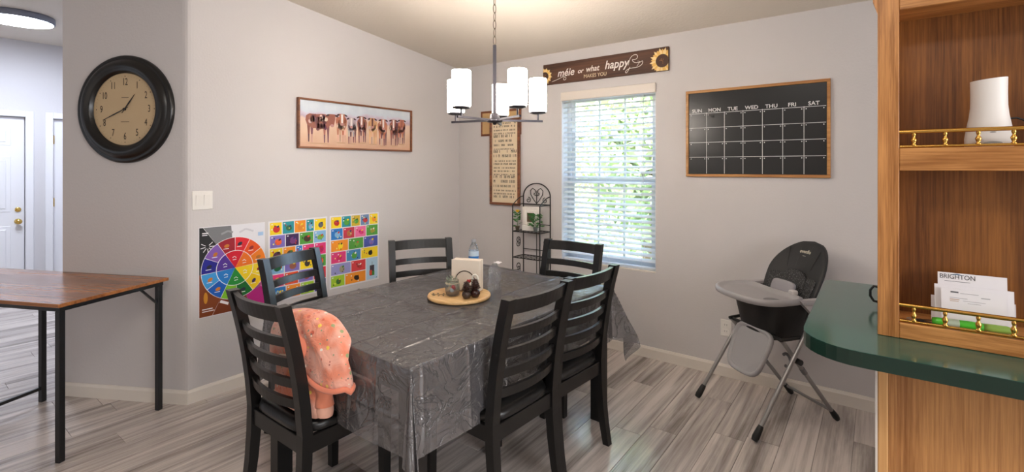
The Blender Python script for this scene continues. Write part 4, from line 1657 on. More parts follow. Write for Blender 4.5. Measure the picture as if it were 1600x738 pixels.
def gallery(z0, z1, xs):
    """lower rod, upper rod and turned brass spindles"""
    MB().tube([(0.054, 0.008, z0), (W_ - 0.054, 0.008, z0)], 0.0042, 8).build('lower_rod', M_brass, hu)
    MB().tube([(0.052, 0.008, z1), (W_ - 0.052, 0.008, z1)], 0.0062, 10).build('upper_rod', M_brass, hu)
    hgt = z1 - z0
    pf = [(0.0040, 0.0), (0.0065, 0.05), (0.0065, 0.12), (0.0035, 0.17), (0.0060, 0.30), (0.0075, 0.42), (0.0055, 0.52), (0.0032, 0.62), (0.0045, 0.72), (0.0056, 0.80), (0.0040, 0.90), (0.0040, 1.0)]
    for x in xs:
        MB().lathe([(r, z * hgt) for (r, z) in pf], 12, (x, 0.008, z0)).build('spindle', M_brass, hu)


xs_ = [0.088 + 0.0715 * k for k in range(18)]
gallery(1.504 - b0, 1.549 - b0, xs_)
gallery(0.968 - b0, 1.0165 - b0, xs_)

# things on the hutch shelves
rt = thing('wifi_router', 'white flared router on the upper oak shelf behind the brass rail', 'router', (3.612, HY + 0.098, 1.4965))
vs_prof = [(0.050, 0.0), (0.0535, 0.006), (0.054, 0.03), (0.050, 0.060), (0.044, 0.095), (0.041, 0.125), (0.0405, 0.160), (0.041, 0.205)]
mb = MB()
n = 40


def rfn(u, v):
    a = 2 * PI * u
    k = v * (len(vs_prof) - 1)
    i = min(len(vs_prof) - 2, int(k))
    t = k - i
    r_ = vs_prof[i][0] * (1 - t) + vs_prof[i + 1][0] * t
    z_ = vs_prof[i][1] * (1 - t) + vs_prof[i + 1][1] * t
    z_ += 0.004 * math.cos(a) * v
    return (r_ * math.cos(a), r_ * 0.72 * math.sin(a), z_)


mb.surf(rfn, n, 28, closed_u=True)
top = [rfn(i / n, 1.0) for i in range(n)]
mb.add(top, [list(range(n))])
body = mb.build('body', mat('router_white', (222, 218, 214), 0.45), rt)
MB().disc(0.004, 0.047, 0.007, 0.002, 0.0375, 0, 12).build('logo', mat('logo_grey', (140, 138, 138), 0.5), rt)
MB().disc(0.004, 0.015, 0.020, 0.005, 0.0392, 0, 16).build('status_window', mat('logo_grey2', (170, 172, 172), 0.3), rt)
cab = thing('power_cable', 'black power cable coming out behind the white router', 'cable', (3.612, HY + 0.098, 1.4965))
MB().tube([(0.045, 0.020, 0.088), (0.062, 0.024, 0.090), (0.078, 0.03, 0.083), (0.092, 0.03, 0.064), (0.104, 0.03, 0.040), (0.125, 0.03, 0.004)], 0.0028, 8).build('cord', M_rubber, cab)
MB().tube([(0.086, 0.03, 0.073), (0.094, 0.03, 0.058)], 0.0048, 8).build('ferrite', M_rubber, cab)
SH0 = CTZ + 0.0005 + 0.0455


def sheet_(name, label, x0, x1, zt, yo, tilt, group, m=M_paper, z0=None):
    t = thing(name, label, 'envelope', (x0, HY + yo, z0 if z0 is not None else SH0), 0, group)
    w_, h_ = x1 - x0, zt - (z0 if z0 is not None else SH0)
    t.rotation_euler = (R(-tilt), 0, 0)
    MB().box(0, w_, -0.0006, 0.0006, 0, h_ / math.cos(R(tilt))).build('paper', m, t)
    return t, h_ / math.cos(R(tilt))


GE = 'letters standing on the lower shelf'
e1_, hh = sheet_('envelope', 'tallest white envelope printed with large dark lettering, at the back', 3.500, 3.656, 1.110, 0.112, 8, GE)
text('lettering', 'BRIGHTON', 0.0200, M_ink, e1_, 0.046, hh - 0.0125, 0.0008, sx=0.82)
P = Print()
P.stroke([(0.016, hh - 0.026), (0.075, hh - 0.026)], 0.0012, (90, 90, 96), 1)
P.poly([(0.03, hh - 0.006), (0.046, hh - 0.0015), (0.062, hh - 0.006)], (110, 130, 150), 1)
P.mb.M = None
P.build(e1_)
e2_, hh = sheet_('envelope', 'wide white envelope standing in front of the large-lettered one', 3.491, 3.668, 1.074, 0.100, 8, GE)
P = Print()
for (a, b, z, wd, c) in ((0.04, 0.06, 0.012, 0.0045, (110, 110, 116)), (0.085, 0.105, 0.02, 0.003, (170, 170, 176)), (0.13, 0.145, 0.018, 0.003, (190, 190, 196)), (0.10, 0.108, 0.027, 0.0025, (80, 80, 84))):
    P.stroke([(a, hh - z), (b, hh - z)], wd, c, 1)
P.build(e2_)
e3_, hh = sheet_('envelope', 'front white letter with faint printed lines, nearest the brass rail', 3.506, 3.650, 1.066, 0.090, 8, GE)
P = Print()
for (a, b, z, wd, c) in ((0.022, 0.04, 0.010, 0.0045, (100, 100, 106)), (0.044, 0.085, 0.012, 0.0012, (150, 150, 156)), (0.02, 0.06, 0.027, 0.0012, (150, 150, 156)), (0.02, 0.042, 0.032, 0.002, (176, 140, 110)),
                         (0.02, 0.040, 0.037, 0.0015, (176, 140, 110)), (0.05, 0.10, 0.034, 0.0012, (160, 160, 166)), (0.06, 0.09, 0.040, 0.0012, (160, 160, 166)), (0.09, 0.11, 0.02, 0.003, (176, 176, 180))):
    P.stroke([(a, hh - z), (b, hh - z)], wd, c, 1)
P.build(e3_)
sheet_('envelope', 'low white envelope, most of it hidden behind the other letters', 3.484, 3.674, 1.034, 0.122, 8, GE)
# green tube pen lying behind the lower rail
gp = thing('green_marker', 'bright green fat marker lying behind the lower brass rail', 'marker', (3.48, HY + 0.045, SH0 + 0.0125), R(4))
gm = MB()
gm.M = Matrix.Rotation(R(90), 4, 'Y')
gm.lathe([(0.0, 0.0), (0.010, 0.001), (0.012, 0.012), (0.0122, 0.09), (0.011, 0.115)], 16)
gm.build('barrel', mat('green_plastic', (84, 196, 60), 0.2), gp)
gm = MB()
gm.M = Matrix.Rotation(R(90), 4, 'Y')
gm.lathe([(0.0108, 0.1152), (0.0115, 0.125), (0.0112, 0.165), (0.005, 0.185), (0.0, 0.187)], 16)
gm.build('cap', mat('green_plastic_pale', (150, 190, 90), 0.25), gp)
gm = MB()
gm.M = Matrix.Rotation(R(90), 4, 'Y')
gm.lathe([(0.0126, 0.028), (0.0126, 0.062)], 16, cap0=False, cap1=False)
gm.build('label_band', mat('label_pale', (196, 216, 196), 0.4), gp)
gk = thing('key_ring', 'small metal keys lying at the left end of the lower shelf', 'keys', (3.432, HY + 0.045, SH0), 0)
kpts = [(0.012 * math.cos(2 * PI * i / 16), 0.012 * math.sin(2 * PI * i / 16), 0.008) for i in range(16)]
MB().tube(kpts, 0.0012, 6, closed=True).build('ring', M_tube, gk)
for a in (0.3, -0.5, 1.2):
    kb = MB()
    kb.M = Matrix.Translation((0.012, 0, 0.004 + 0.003 * a)) @ Matrix.Rotation(a * 0.4, 4, 'Z')
    kb.prism([(0, -0.008), (0.016, -0.010), (0.020, -0.003), (0.044, -0.003), (0.046, 0.0), (0.044, 0.002), (0.020, 0.003), (0.016, 0.010), (0, 0.008)], 0, 0.002)
    kb.build('key', M_bronze if a > 0 else M_tube, gk)
# mug behind the hutch on the worktop
mg = thing('black_mug', 'black mug mostly hidden behind the oak hutch on the worktop', 'mug', (3.392, -1.275, CTZ + 0.0005))
MB().lathe([(0.034, 0.0), (0.038, 0.004), (0.040, 0.09), (0.0375, 0.09), (0.035, 0.008), (0.0, 0.006)], 28).build('body', M_rubber, mg)
MB().tube([(-0.038, 0, 0.075), (-0.055, 0, 0.078), (-0.066, 0, 0.062), (-0.066, 0, 0.040), (-0.055, 0, 0.022), (-0.038, 0, 0.020)], 0.0045, 8).build('handle', M_rubber, mg)

# ------------------------------------------------------------------ wrought-iron rack
rk = thing('iron_rack', 'small black wrought-iron plant rack with a scrolled arch beside the window', 'rack', (0.955, 0, 0))
ra, rb, yb_, yf_ = -0.142, 0.142, -0.024, -0.185
rad = 0.0052


def bar(name, pts, r_=rad, n=6):
    return MB().tube(pts, r_, n).build(name, M_iron, rk)


for x in (ra, rb):
    bar('post', [(x, yb_, 0), (x, yb_, 1.185)])
    bar('post', [(x, yf_, 0), (x, yf_, 1.115)])
arch = [(0.142 * math.cos(a), yb_, 1.185 + 0.115 * math.sin(a)) for a in [PI * i / 18 for i in range(19)]]
bar('arch', arch)
bar('back_rail', [(ra, yb_, 1.115), (rb, yb_, 1.115)])
for x in (ra, rb):
    s_arch = [(x, yb_ + (yf_ - yb_) * i / 10, 1.115 + 0.075 * math.sin(PI * (0.5 + 0.5 * i / 10)) if False else 1.115 + 0.07 * math.cos(PI / 2 * i / 10)) for i in range(11)]
    bar('side_arch', s_arch, 0.0042)
    bar('side_rail', [(x, yb_, 1.115), (x, yf_, 1.115)], 0.0042)


def spiral(cx, cz, r0, r1, a0, turns, n=18):
    return [(cx + (r0 + (r1 - r0) * i / n) * math.cos(a0 + turns * 2 * PI * i / n), cz + (r0 + (r1 - r0) * i / n) * math.sin(a0 + turns * 2 * PI * i / n)) for i in range(n + 1)]


for s in (-1, 1):
    # heart scrolls in the arch
    pts2 = [(0.0, 1.122), (s * 0.03, 1.155), (s * 0.062, 1.20), (s * 0.066, 1.235), (s * 0.042, 1.257), (s * 0.014, 1.24), (s * 0.012, 1.215)]
    bar('scroll', [(x, yb_, z) for (x, z) in pts2], 0.0034)
    sp = spiral(s * 0.088, 1.150, 0.026, 0.006, PI / 2, s * 1.25)
    bar('scroll', [(x, yb_, z) for (x, z) in sp], 0.0034)
    bar('scroll', [(s * 0.012, yb_, 1.205), (s * 0.028, yb_, 1.215), (s * 0.03, yb_, 1.20), (0, yb_, 1.19)], 0.0032)
bar('scroll', [(0, yb_, 1.12), (0, yb_, 1.235)], 0.0032)
for z in (0.885, 0.66, 0.40, 0.12):
    so = bar('shelf_frame', [(ra, yf_, z), (rb, yf_, z)], 0.0045)
    MB().tube([(ra, yb_, z), (rb, yb_, z)], 0.0045, 6).build('frame_bar', M_iron, so)
    MB().tube([(ra, yb_, z), (ra, yf_, z)], 0.0045, 6).build('frame_bar', M_iron, so)
    MB().tube([(rb, yb_, z), (rb, yf_, z)], 0.0045, 6).build('frame_bar', M_iron, so)
    for k in range(1, 8):
        x = ra + (rb - ra) * k / 8
        MB().tube([(x, yb_, z), (x, yf_, z)], 0.0028, 5).build('shelf_wire', M_iron, so)
    bar('back_rail', [(ra, yb_, z + 0.055), (rb, yb_, z + 0.055)], 0.0035)
bar('back_bar', [(0.0, yb_, 0.12), (0.0, yb_, 0.94)], 0.0032)
for x in (ra, rb):
    for (z, sgn) in ((0.80, 1), (0.77, -1), (0.57, 1), (0.53, -1), (0.30, 1)):
        pts = spiral(-0.105, z, 0.038, 0.008, -PI / 2 if sgn > 0 else PI / 2, sgn * 1.2)
        bar('side_scroll', [(x, y, zz) for (y, zz) in pts], 0.0034)
# the white frame and plants on its top shelf
pf = thing('photo_frame', 'white photo frame with a brown picture on the iron rack', 'picture frame', (0.938, -0.075, 0.8905), R(6))
MB().box(-0.088, 0.088, -0.012, 0.0, 0.0, 0.205, 0.003).build('back_board', mat('frame_white', (226, 222, 218), 0.5), pf)
for (x0_, x1_, z0_, z1_) in ((-0.062, -0.038, 0.05, 0.178), (0.038, 0.062, 0.05, 0.178), (-0.038, 0.038, 0.05, 0.074), (-0.038, 0.038, 0.154, 0.178)):
    MB().box(x0_, x1_, -0.024, -0.0125, z0_, z1_, 0.003).build('moulding', M_white, pf)
MB().box(-0.038, 0.038, -0.0165, -0.0125, 0.074, 0.154).build('photo', mat('photo_brown', (104, 84, 68), 0.5, vary=0.4, vscale=25), pf)
MB().box(-0.075, 0.075, -0.045, -0.0125, 0.0, 0.046, 0.003).build('base_box', M_white, pf)


def plant(name, label, loc, potc, nl, h_, spread, flower, seed):
    t = thing(name, label, 'plant', loc, 0, None)
    MB().lathe([(0.014, 0), (0.020, 0.034), (0.022, 0.036), (0.022, 0.040), (0.019, 0.040), (0.017, 0.034), (0.0, 0.032)], 16).build('pot', mat('pot_' + name + str(seed), potc, 0.6), t)
    pr = random.Random(seed)
    vs, fs = [], []
    for i in range(nl):
        a, k = pr.random() * 2 * PI, pr.random()
        c = Vector((spread * k * math.cos(a), spread * k * math.sin(a), 0.04 + h_ * pr.random()))
        u = Vector((math.cos(a), math.sin(a), pr.uniform(-0.4, 0.9))).normalized()
        b = u.cross(Vector((pr.gauss(0, 1), pr.gauss(0, 1), 1))).normalized()
        s = 0.013 + 0.009 * pr.random()
        n = len(vs)
        vs += [c, c + u * s + b * s * 0.5, c + u * 2 * s, c + u * s - b * s * 0.5]
        fs.append([n, n + 1, n + 2, n + 3])
    MB().add(vs, fs).build('foliage', mat('foliage_green', (66, 120, 62), 0.5, vary=0.35, vscale=30), t)
    MB().tube([(0, 0, 0.03), (0.002, 0, 0.04 + h_ * 0.8)], 0.0018, 5).build('stem', mat('stem_green', (84, 120, 60), 0.6), t)
    if flower:
        f = MB()
        for k in range(8):
            a = 2 * PI * k / 8
            c = Vector((0.010 * math.cos(a), 0.010 * math.sin(a), h_ + 0.05))
            u = Vector((math.cos(a) * 0.6, math.sin(a) * 0.6, 0.8))
            b = Vector((-math.sin(a), math.cos(a), 0))
            f.add([c - u * 0.01, c + b * 0.009, c + u * 0.022, c - b * 0.009], [[0, 1, 2, 3]])
        f.lathe([(0.0, h_ + 0.042), (0.012, h_ + 0.05), (0.010, h_ + 0.064), (0.0, h_ + 0.068)], 12)
        f.build('flower', mat('flower_yellow', (240, 196, 40), 0.5), t)


plant('flower_pot', 'little potted plant with a yellow flower left of the photo frame', (0.842, -0.155, 0.8905), (90, 80, 66), 36, 0.115, 0.012, True, 5)
plant('leafy_pot', 'bushy little green plant right of the photo frame on the rack', (1.028, -0.148, 0.8905), (120, 130, 126), 90, 0.105, 0.042, False, 6)

# ------------------------------------------------------------------ things on the table
SX, SY = 1.592, -1.688
TT = TZ + 0.0018
ls = tag(MB().lathe([(0.150, 0.0), (0.163, 0.004), (0.166, 0.010), (0.163, 0.018), (0.155, 0.020), (0.0, 0.020)], 56).build('lazy_susan', SUSAN, None, (SX, SY, TT)),
         'round pale wooden serving board in the middle of the table', 'serving board')
ST = TT + 0.0205
# napkins in a wire holder
NA = R(20)
nx_, ny_ = 1.585, -1.615
ml = Matrix.Rotation(NA, 4, 'Z')
nh = thing('napkin_holder', 'brown wire arch napkin holder at the back of the serving board', 'napkin holder', (nx_, ny_, ST), NA)
M_wire = mat('wire_brown', (66, 52, 44), 0.4, metal=0.6)
for yy in (-0.036, 0.036):
    pts = [(-0.058, yy, 0.003)] + [(0.058 * math.cos(a), yy, 0.05 + 0.062 * math.sin(a)) for a in [PI - PI * i / 16 for i in range(17)]] + [(0.058, yy, 0.003)]
    MB().tube(pts, 0.0022, 6).build('arch', M_wire, nh)
for xx in (-0.058, 0.058):
    MB().tube([(xx, -0.036, 0.003), (xx, 0.036, 0.003)], 0.0022, 6).build('foot_wire', M_wire, nh)
M_nap = mat('napkin_paper', (234, 222, 206), 0.9, bump=(60, 0.3, 0.002))
for k in range(12):
    yy = -0.030 + k * 0.0053
    t_ = tag(MB().box(-0.079 + rnd.uniform(-0.002, 0.002), 0.079 + rnd.uniform(-0.002, 0.002), -0.0021, 0.0021, 0, 0.163 + rnd.uniform(-0.003, 0.002), 0.0015).build(
        'napkin', M_nap, None, (nx_ - math.sin(NA) * yy, ny_ + math.cos(NA) * yy, ST + 0.0055), NA),
        'frontmost folded cream paper napkin, behind the wire arch' if k == 0 else 'folded cream paper napkin packed behind the frontmost one in the holder', 'napkin', 'napkins in the holder')
# clear plastic wrapper at the far right of the napkins
M_wrap = mat('wrap_film', (235, 238, 242), 0.12, trans=0.85, alpha=0.55)
wr = thing('plastic_wrapper', 'crumpled clear plastic napkin wrapper behind the napkins', 'wrapper', (1.672, -1.492, TT), NA)


def wfn(u, v):
    a = 2 * PI * u
    z = 0.155 * v
    k = 1 + 0.12 * math.sin(5 * a + 9 * v) + 0.08 * math.sin(3 * a - 14 * v)
    sh = 1.0 if v < 0.8 else 1 - (v - 0.8) * 3.2
    return (0.034 * k * math.cos(a) * sh, 0.030 * k * math.sin(a) * sh, z)


MB().surf(wfn, 28, 18, closed_u=True).build('bag', M_wrap, wr)
MB().surf(lambda u, v: (0.012 * math.cos(2 * PI * u) * (0.5 + 1.3 * v) + 0.02 * v, 0.010 * math.sin(2 * PI * u) * (0.5 + 1.6 * v), 0.156 + 0.026 * v - 0.02 * v * v + 0.003 * math.sin(9 * u * PI)), 16, 6, closed_u=True).build('gathered_top', mat('wrap_white', (238, 238, 240), 0.3), wr)
# water bottle
wb = thing('water_bottle', 'clear plastic water bottle with a blue label behind the napkins', 'bottle', (1.283, -1.226, TT))
M_pet = mat('clear_pet', (235, 242, 248), 0.08, trans=0.9, alpha=0.75)
MB().lathe([(0.028, 0.0), (0.032, 0.006), (0.032, 0.060), (0.030, 0.066), (0.032, 0.072), (0.032, 0.150), (0.030, 0.165), (0.020, 0.190), (0.0125, 0.200), (0.0125, 0.212)], 28).build('bottle_body', M_pet, wb)
MB().lathe([(0.0330, 0.100), (0.0330, 0.118)], 28, cap0=False, cap1=False).build('label_band', mat('label_blue', (44, 120, 196), 0.4), wb)
MB().lathe([(0.0329, 0.118), (0.0329, 0.150)], 28, cap0=False, cap1=False).build('label_band', mat('label_light', (206, 224, 240), 0.4), wb)
MB().lathe([(0.014, 0.206), (0.0145, 0.208), (0.0145, 0.222), (0.013, 0.224)], 20).build('cap', mat('cap_grey', (150, 152, 158), 0.4), wb)


def ontop(x, y):
    return (x, y, ST)


# glass jar with winter greenery
jr = thing('glass_jar', 'clear glass jar holding frosted greenery, a red berry and a small bird', 'jar', ontop(1.590, -1.737))
MB().lathe([(0.026, 0.0), (0.034, 0.006), (0.038, 0.030), (0.037, 0.058), (0.033, 0.074), (0.0345, 0.080), (0.033, 0.080), (0.0315, 0.074), (0.0355, 0.056), (0.0362, 0.030), (0.032, 0.008), (0.0, 0.005)], 32).build('glass', mat('jar_glass', (230, 238, 240), 0.04, trans=0.95, alpha=0.6), jr)
MB().lathe([(0.0, 0.007), (0.031, 0.0085), (0.034, 0.020), (0.0, 0.024)], 20).build('filling', mat('jar_fill', (120, 92, 76), 0.8, vary=0.4, vscale=90), jr)
pr = random.Random(8)
vs, fs = [], []
for i in range(60):
    a, k = pr.random() * 2 * PI, pr.random()
    c = Vector((0.024 * k * math.cos(a), 0.024 * k * math.sin(a), 0.03 + 0.06 * pr.random()))
    u = Vector((math.cos(a) * 0.6, math.sin(a) * 0.6, 0.9)).normalized()
    b = u.cross(Vector((pr.gauss(0, 1), pr.gauss(0, 1), 0.2))).normalized()
    s = 0.011
    n = len(vs)
    vs += [c, c + u * s + b * s * 0.22, c + u * 2.2 * s, c + u * s - b * s * 0.22]
    fs.append([n, n + 1, n + 2, n + 3])
MB().add(vs, fs).build('greenery', mat('frosted_green', (138, 152, 132), 0.6, vary=0.4, vscale=60), jr)
MB().lathe([(0.0, 0.030), (0.011, 0.036), (0.013, 0.044), (0.009, 0.054), (0.0, 0.057)], 14, (0.016, -0.010, 0)).build('berry', mat('berry_red', (178, 30, 38), 0.3), jr)
MB().lathe([(0.0, 0.020), (0.010, 0.026), (0.011, 0.034), (0.006, 0.044), (0.0, 0.047)], 14, (0.014, -0.018, 0)).build('bird', mat('bird_grey', (190, 196, 204), 0.6), jr)
pts = [(0.0355 * math.cos(2 * PI * i / 24), 0.0355 * math.sin(2 * PI * i / 24), 0.066) for i in range(24)]
MB().tube(pts, 0.0016, 5, closed=True).build('twine', mat('twine', (206, 196, 170), 0.9), jr)
for s in (-1, 1):
    MB().tube([(0.01, -0.036, 0.066), (0.01 + s * 0.010, -0.042, 0.074), (0.01 + s * 0.018, -0.042, 0.068), (0.01 + s * 0.008, -0.040, 0.062), (0.01, -0.036, 0.066)], 0.0014, 5).build('bow_loop', mat('twine', (206, 196, 170), 0.9), jr)
# small green cup candle with red berries
gc = thing('berry_cup', 'small green cup with a white rim and red berries beside the jar', 'cup', ontop(1.650, -1.672))
MB().lathe([(0.018, 0.0), (0.022, 0.01), (0.026, 0.05), (0.026, 0.056)], 20, cap1=False).build('cup', mat('cup_green', (118, 148, 106), 0.5), gc)
MB().lathe([(0.0265, 0.050), (0.0285, 0.056), (0.026, 0.063), (0.0, 0.064)], 20).build('rim', mat('rim_white', (230, 226, 214), 0.6), gc)
for (x, y) in ((-0.008, -0.004), (0.004, -0.008), (-0.001, 0.006)):
    MB().lathe([(0.0, 0.060), (0.0065, 0.064), (0.0075, 0.070), (0.004, 0.077), (0.0, 0.078)], 10, (x, y, 0)).build('berry', mat('berry_red', (178, 30, 38), 0.3), gc)
pts = [(0.014 + 0.008 * math.cos(2 * PI * i / 12), 0.004, 0.072 + 0.008 * math.sin(2 * PI * i / 12)) for i in range(12)]
MB().tube(pts, 0.002, 5, closed=True).build('leaf_loop', mat('foliage_green', (66, 120, 62), 0.5), gc)


def cone(name, label, loc, s, ballc, cap):
    t = thing(name, label, 'ornament', loc, rnd.random() * 3, 'dark ornaments on the board')
    MB().lathe([(0.0, 0.0), (0.014 * s, 0.003 * s), (0.021 * s, 0.016 * s), (0.018 * s, 0.030 * s), (0.0, 0.036 * s)], 18).build('ball', mat('ball_' + name + str(int(s * 100)), ballc, 0.22), t)
    k = 0
    for lv in range(5):
        z = (0.034 + lv * 0.0085) * s
        r_ = (0.018 - lv * 0.0022) * s
        for j in range(8):
            a = 2 * PI * (j + 0.5 * (lv % 2)) / 8
            c = Vector((r_ * 0.55 * math.cos(a), r_ * 0.55 * math.sin(a), z))
            u = Vector((math.cos(a), math.sin(a), 0.45))
            b = Vector((-math.sin(a), math.cos(a), 0))
            w_ = 0.0058 * s
            m_ = MB()
            p0, p1, p2, p3 = c - b * w_ * 0.5, c + b * w_ * 0.5, c + u * r_ * 0.62 + b * w_, c + u * r_ * 0.62 - b * w_
            up = Vector((0, 0, 0.0028 * s))
            m_.hexa([p0, p1, p2, p3], [p0 + up, p1 + up, p2 + up, p3 + up])
            m_.build('scale', mat('cone_brown', (66, 40, 32), 0.35), t)
    MB().lathe([(0.011 * s, 0.03 * s), (0.010 * s, 0.065 * s), (0.0, 0.078 * s)], 10).build('core', mat('cone_brown', (66, 40, 32), 0.35), t)
    if cap:
        MB().tube([(-0.013 * s, 0, 0.074 * s), (-0.010 * s, 0, 0.088 * s), (0, 0, 0.093 * s), (0.010 * s, 0, 0.088 * s), (0.013 * s, 0, 0.074 * s)], 0.0042 * s, 8).build('white_band', mat('rim_white', (230, 226, 214), 0.6), t)


cone('pinecone_ornament', 'dark brown pinecone ornament on a glossy ball at the front of the board', ontop(1.693, -1.742), 1.15, (70, 56, 50), False)
cone('pinecone_ornament', 'dark brown pinecone ornament with a white looped band, nearest the napkins', ontop(1.712, -1.698), 1.25, (58, 30, 24), True)
# dark leaf sprig on the left of the board
lf = thing('leaf_sprig', 'dark green leaf sprig lying on the left of the serving board', 'leaves', (1.530, -1.770, ST + 0.0005), R(35))
leaf_m = mat('dark_leaf', (58, 56, 48), 0.5)
lm = MB()
for (x, y, a) in ((-0.03, 0.012, 2.3), (-0.028, 0.0, 2.9), (-0.02, -0.012, -2.6), (-0.010, 0.014, 1.9), (0.002, -0.014, -1.9), (0.014, 0.012, 1.2), (0.018, -0.010, -1.0), (0.034, 0.004, 0.4), (0.05, 0.004, 0.2), (0.066, -0.002, -0.2)):
    ca, sa = math.cos(a), math.sin(a)
    pts = [(0, 0), (0.008, 0.0045), (0.018, 0.0), (0.008, -0.0045)]
    q = [(x + px * ca - py * sa, y + px * sa + py * ca) for (px, py) in pts]
    MB().prism(q, 0.0, 0.0016).build('leaf', leaf_m, lf)
MB().tube([(-0.03, 0, 0.001), (0.0, 0.002, 0.001), (0.07, 0.0, 0.001)], 0.0009, 4).build('stem', leaf_m, lf)

# ------------------------------------------------------------------ peach jacket on the chair
def jacket_mat():
    m = bpy.data.materials.new('peach_print_fleece')
    m.use_nodes = True
    nt = m.node_tree
    L = nt.links.new
    b = nt.nodes['Principled BSDF']
    b.inputs['Roughness'].default_value = 0.85
    setin(b, 'Sheen Weight', 0.4)
    tc = nt.nodes.new('ShaderNodeTexCoord')
    nz = nt.nodes.new('ShaderNodeTexNoise')
    nz.inputs['Scale'].default_value = 11
    nz.inputs['Detail'].default_value = 2
    L(tc.outputs['Object'], nz.inputs['Vector'])
    cr = nt.nodes.new('ShaderNodeValToRGB')
    cr.color_ramp.elements[0].position = 0.42
    cr.color_ramp.elements[0].color = lin((228, 132, 100))
    cr.color_ramp.elements[1].position = 0.60
    cr.color_ramp.elements[1].color = lin((236, 172, 152))
    L(nz.outputs['Fac'], cr.inputs[0])
    last = cr.outputs[0]
    for (sc, th, cols, seed) in ((34, 0.26, ((238, 200, 84), (150, 160, 110), (240, 232, 220), (210, 96, 70)), 0), (64, 0.2, ((120, 120, 110), (236, 226, 200), (170, 90, 80), (140, 160, 120)), 3.3)):
        vo = nt.nodes.new('ShaderNodeTexVoronoi')
        vo.inputs['Scale'].default_value = sc
        mp = nt.nodes.new('ShaderNodeMapping')
        mp.inputs['Location'].default_value = (seed, seed, seed)
        L(tc.outputs['Object'], mp.inputs['Vector'])
        L(mp.outputs[0], vo.inputs['Vector'])
        lt = nt.nodes.new('ShaderNodeMath')
        lt.operation = 'LESS_THAN'
        lt.inputs[1].default_value = th
        L(vo.outputs['Distance'], lt.inputs[0])
        sp = nt.nodes.new('ShaderNodeSeparateColor')
        L(vo.outputs['Color'], sp.inputs[0])
        # only some of the cells carry a motif
        g = nt.nodes.new('ShaderNodeMath')
        g.operation = 'GREATER_THAN'
        g.inputs[1].default_value = 0.5
        L(sp.outputs[1], g.inputs[0])
        mu = nt.nodes.new('ShaderNodeMath')
        mu.operation = 'MULTIPLY'
        L(lt.outputs[0], mu.inputs[0])
        L(g.outputs[0], mu.inputs[1])
        c2 = nt.nodes.new('ShaderNodeValToRGB')
        c2.color_ramp.interpolation = 'CONSTANT'
        c2.color_ramp.elements[0].color = lin(cols[0])
        c2.color_ramp.elements[1].position = 0.25
        c2.color_ramp.elements[1].color = lin(cols[1])
        for i, p in ((2, 0.5), (3, 0.75)):
            e = c2.color_ramp.elements.new(p)
            e.color = lin(cols[i])
        L(sp.outputs[0], c2.inputs[0])
        mx = nt.nodes.new('ShaderNodeMix')
        mx.data_type = 'RGBA'
        L(mu.outputs[0], mx.inputs[0])
        L(last, mx.inputs[6])
        L(c2.outputs[0], mx.inputs[7])
        last = mx.outputs[2]
    L(last, b.inputs['Base Color'])
    nb = nt.nodes.new('ShaderNodeTexNoise')
    nb.inputs['Scale'].default_value = 16
    nb.inputs['Detail'].default_value = 4
    nb.inputs['Distortion'].default_value = 0.8
    L(tc.outputs['Object'], nb.inputs['Vector'])
    bp = nt.nodes.new('ShaderNodeBump')
    bp.inputs['Strength'].default_value = 0.8
    bp.inputs['Distance'].default_value = 0.018
    L(nb.outputs['Fac'], bp.inputs['Height'])
    L(bp.outputs[0], b.inputs['Normal'])
    return m


M_peach = jacket_mat()
M_lining = mat('peach_plain', (232, 136, 106), 0.85, sheen=0.3, vary=0.08)
M_cream = mat('cream_lining', (226, 206, 190), 0.8)
JX, JY, JZ = 1.50, -2.515, 0.484
jk = thing('peach_jacket', 'peach patterned hooded child jacket draped on the chair nearest the desk', 'jacket', (JX, JY, JZ))


def ell(u, hx, hy, ex=2.6):
    a = 2 * PI * u
    c, s = math.cos(a), math.sin(a)
    k = (abs(c) ** ex + abs(s) ** ex) ** (-1 / ex)
    return hx * k * c, hy * k * s


def dome(u, v):
    # v: 0 inside the lip, 0.12 the lip, then over the top; above table height it leans over the table edge
    x0, y0 = ell(u, 1.0, 1.0, 2.5)
    zr = 0.165 - 0.030 * x0 + 0.012 * math.sin(9 * u * PI)
    if v < 0.12:
        k = v / 0.12
        sc = 0.80 + 0.2 * k
        z = zr + 0.03 * (1 - k)
    else:
        t = (v - 0.12) / 0.88
        sc = max(0.0, math.cos(t * PI / 2)) ** 0.52
        z = zr + (0.385 - zr - 0.05 * max(0.0, -x0) * (1 - t)) * math.sin(t * PI / 2) ** 0.8
    fold = 1 + 0.08 * math.sin(7 * 2 * PI * u + 5 * v) + 0.07 * math.sin(4 * 2 * PI * u - 9 * v) + 0.05 * math.sin(11 * 2 * PI * u + 14 * v)
    lean = max(0.0, min(1.0, (z - 0.285) / 0.05))
    hy = 0.048 + 0.030 * lean
    y = hy * y0 * sc * fold + 0.016 * x0 + 0.022 * lean
    if z < 0.29:
        y = min(y, 0.048)
    if v >= 0.12:
        z -= 0.055 * max(0.0, x0) * sc * math.sin(t * PI)
    cx = 0.068 - 0.02 * (z - 0.15) / 0.2
    return (cx + 0.248 * x0 * sc * (0.92 + 0.08 * fold), y, z)


MB().surf(dome, 72, 26, closed_u=True).build('hood', M_peach, jk)
# rolled edge of the hood on the table side
pts = []
for i in range(25):
    u = -0.25 + 0.5 * i / 24
    p = dome(u % 1.0, 0.11)
    pts.append((p[0], p[1] * 1.0, p[2] - 0.002))
MB().tube(pts, 0.011, 8).build('hood_edge', M_lining, jk)


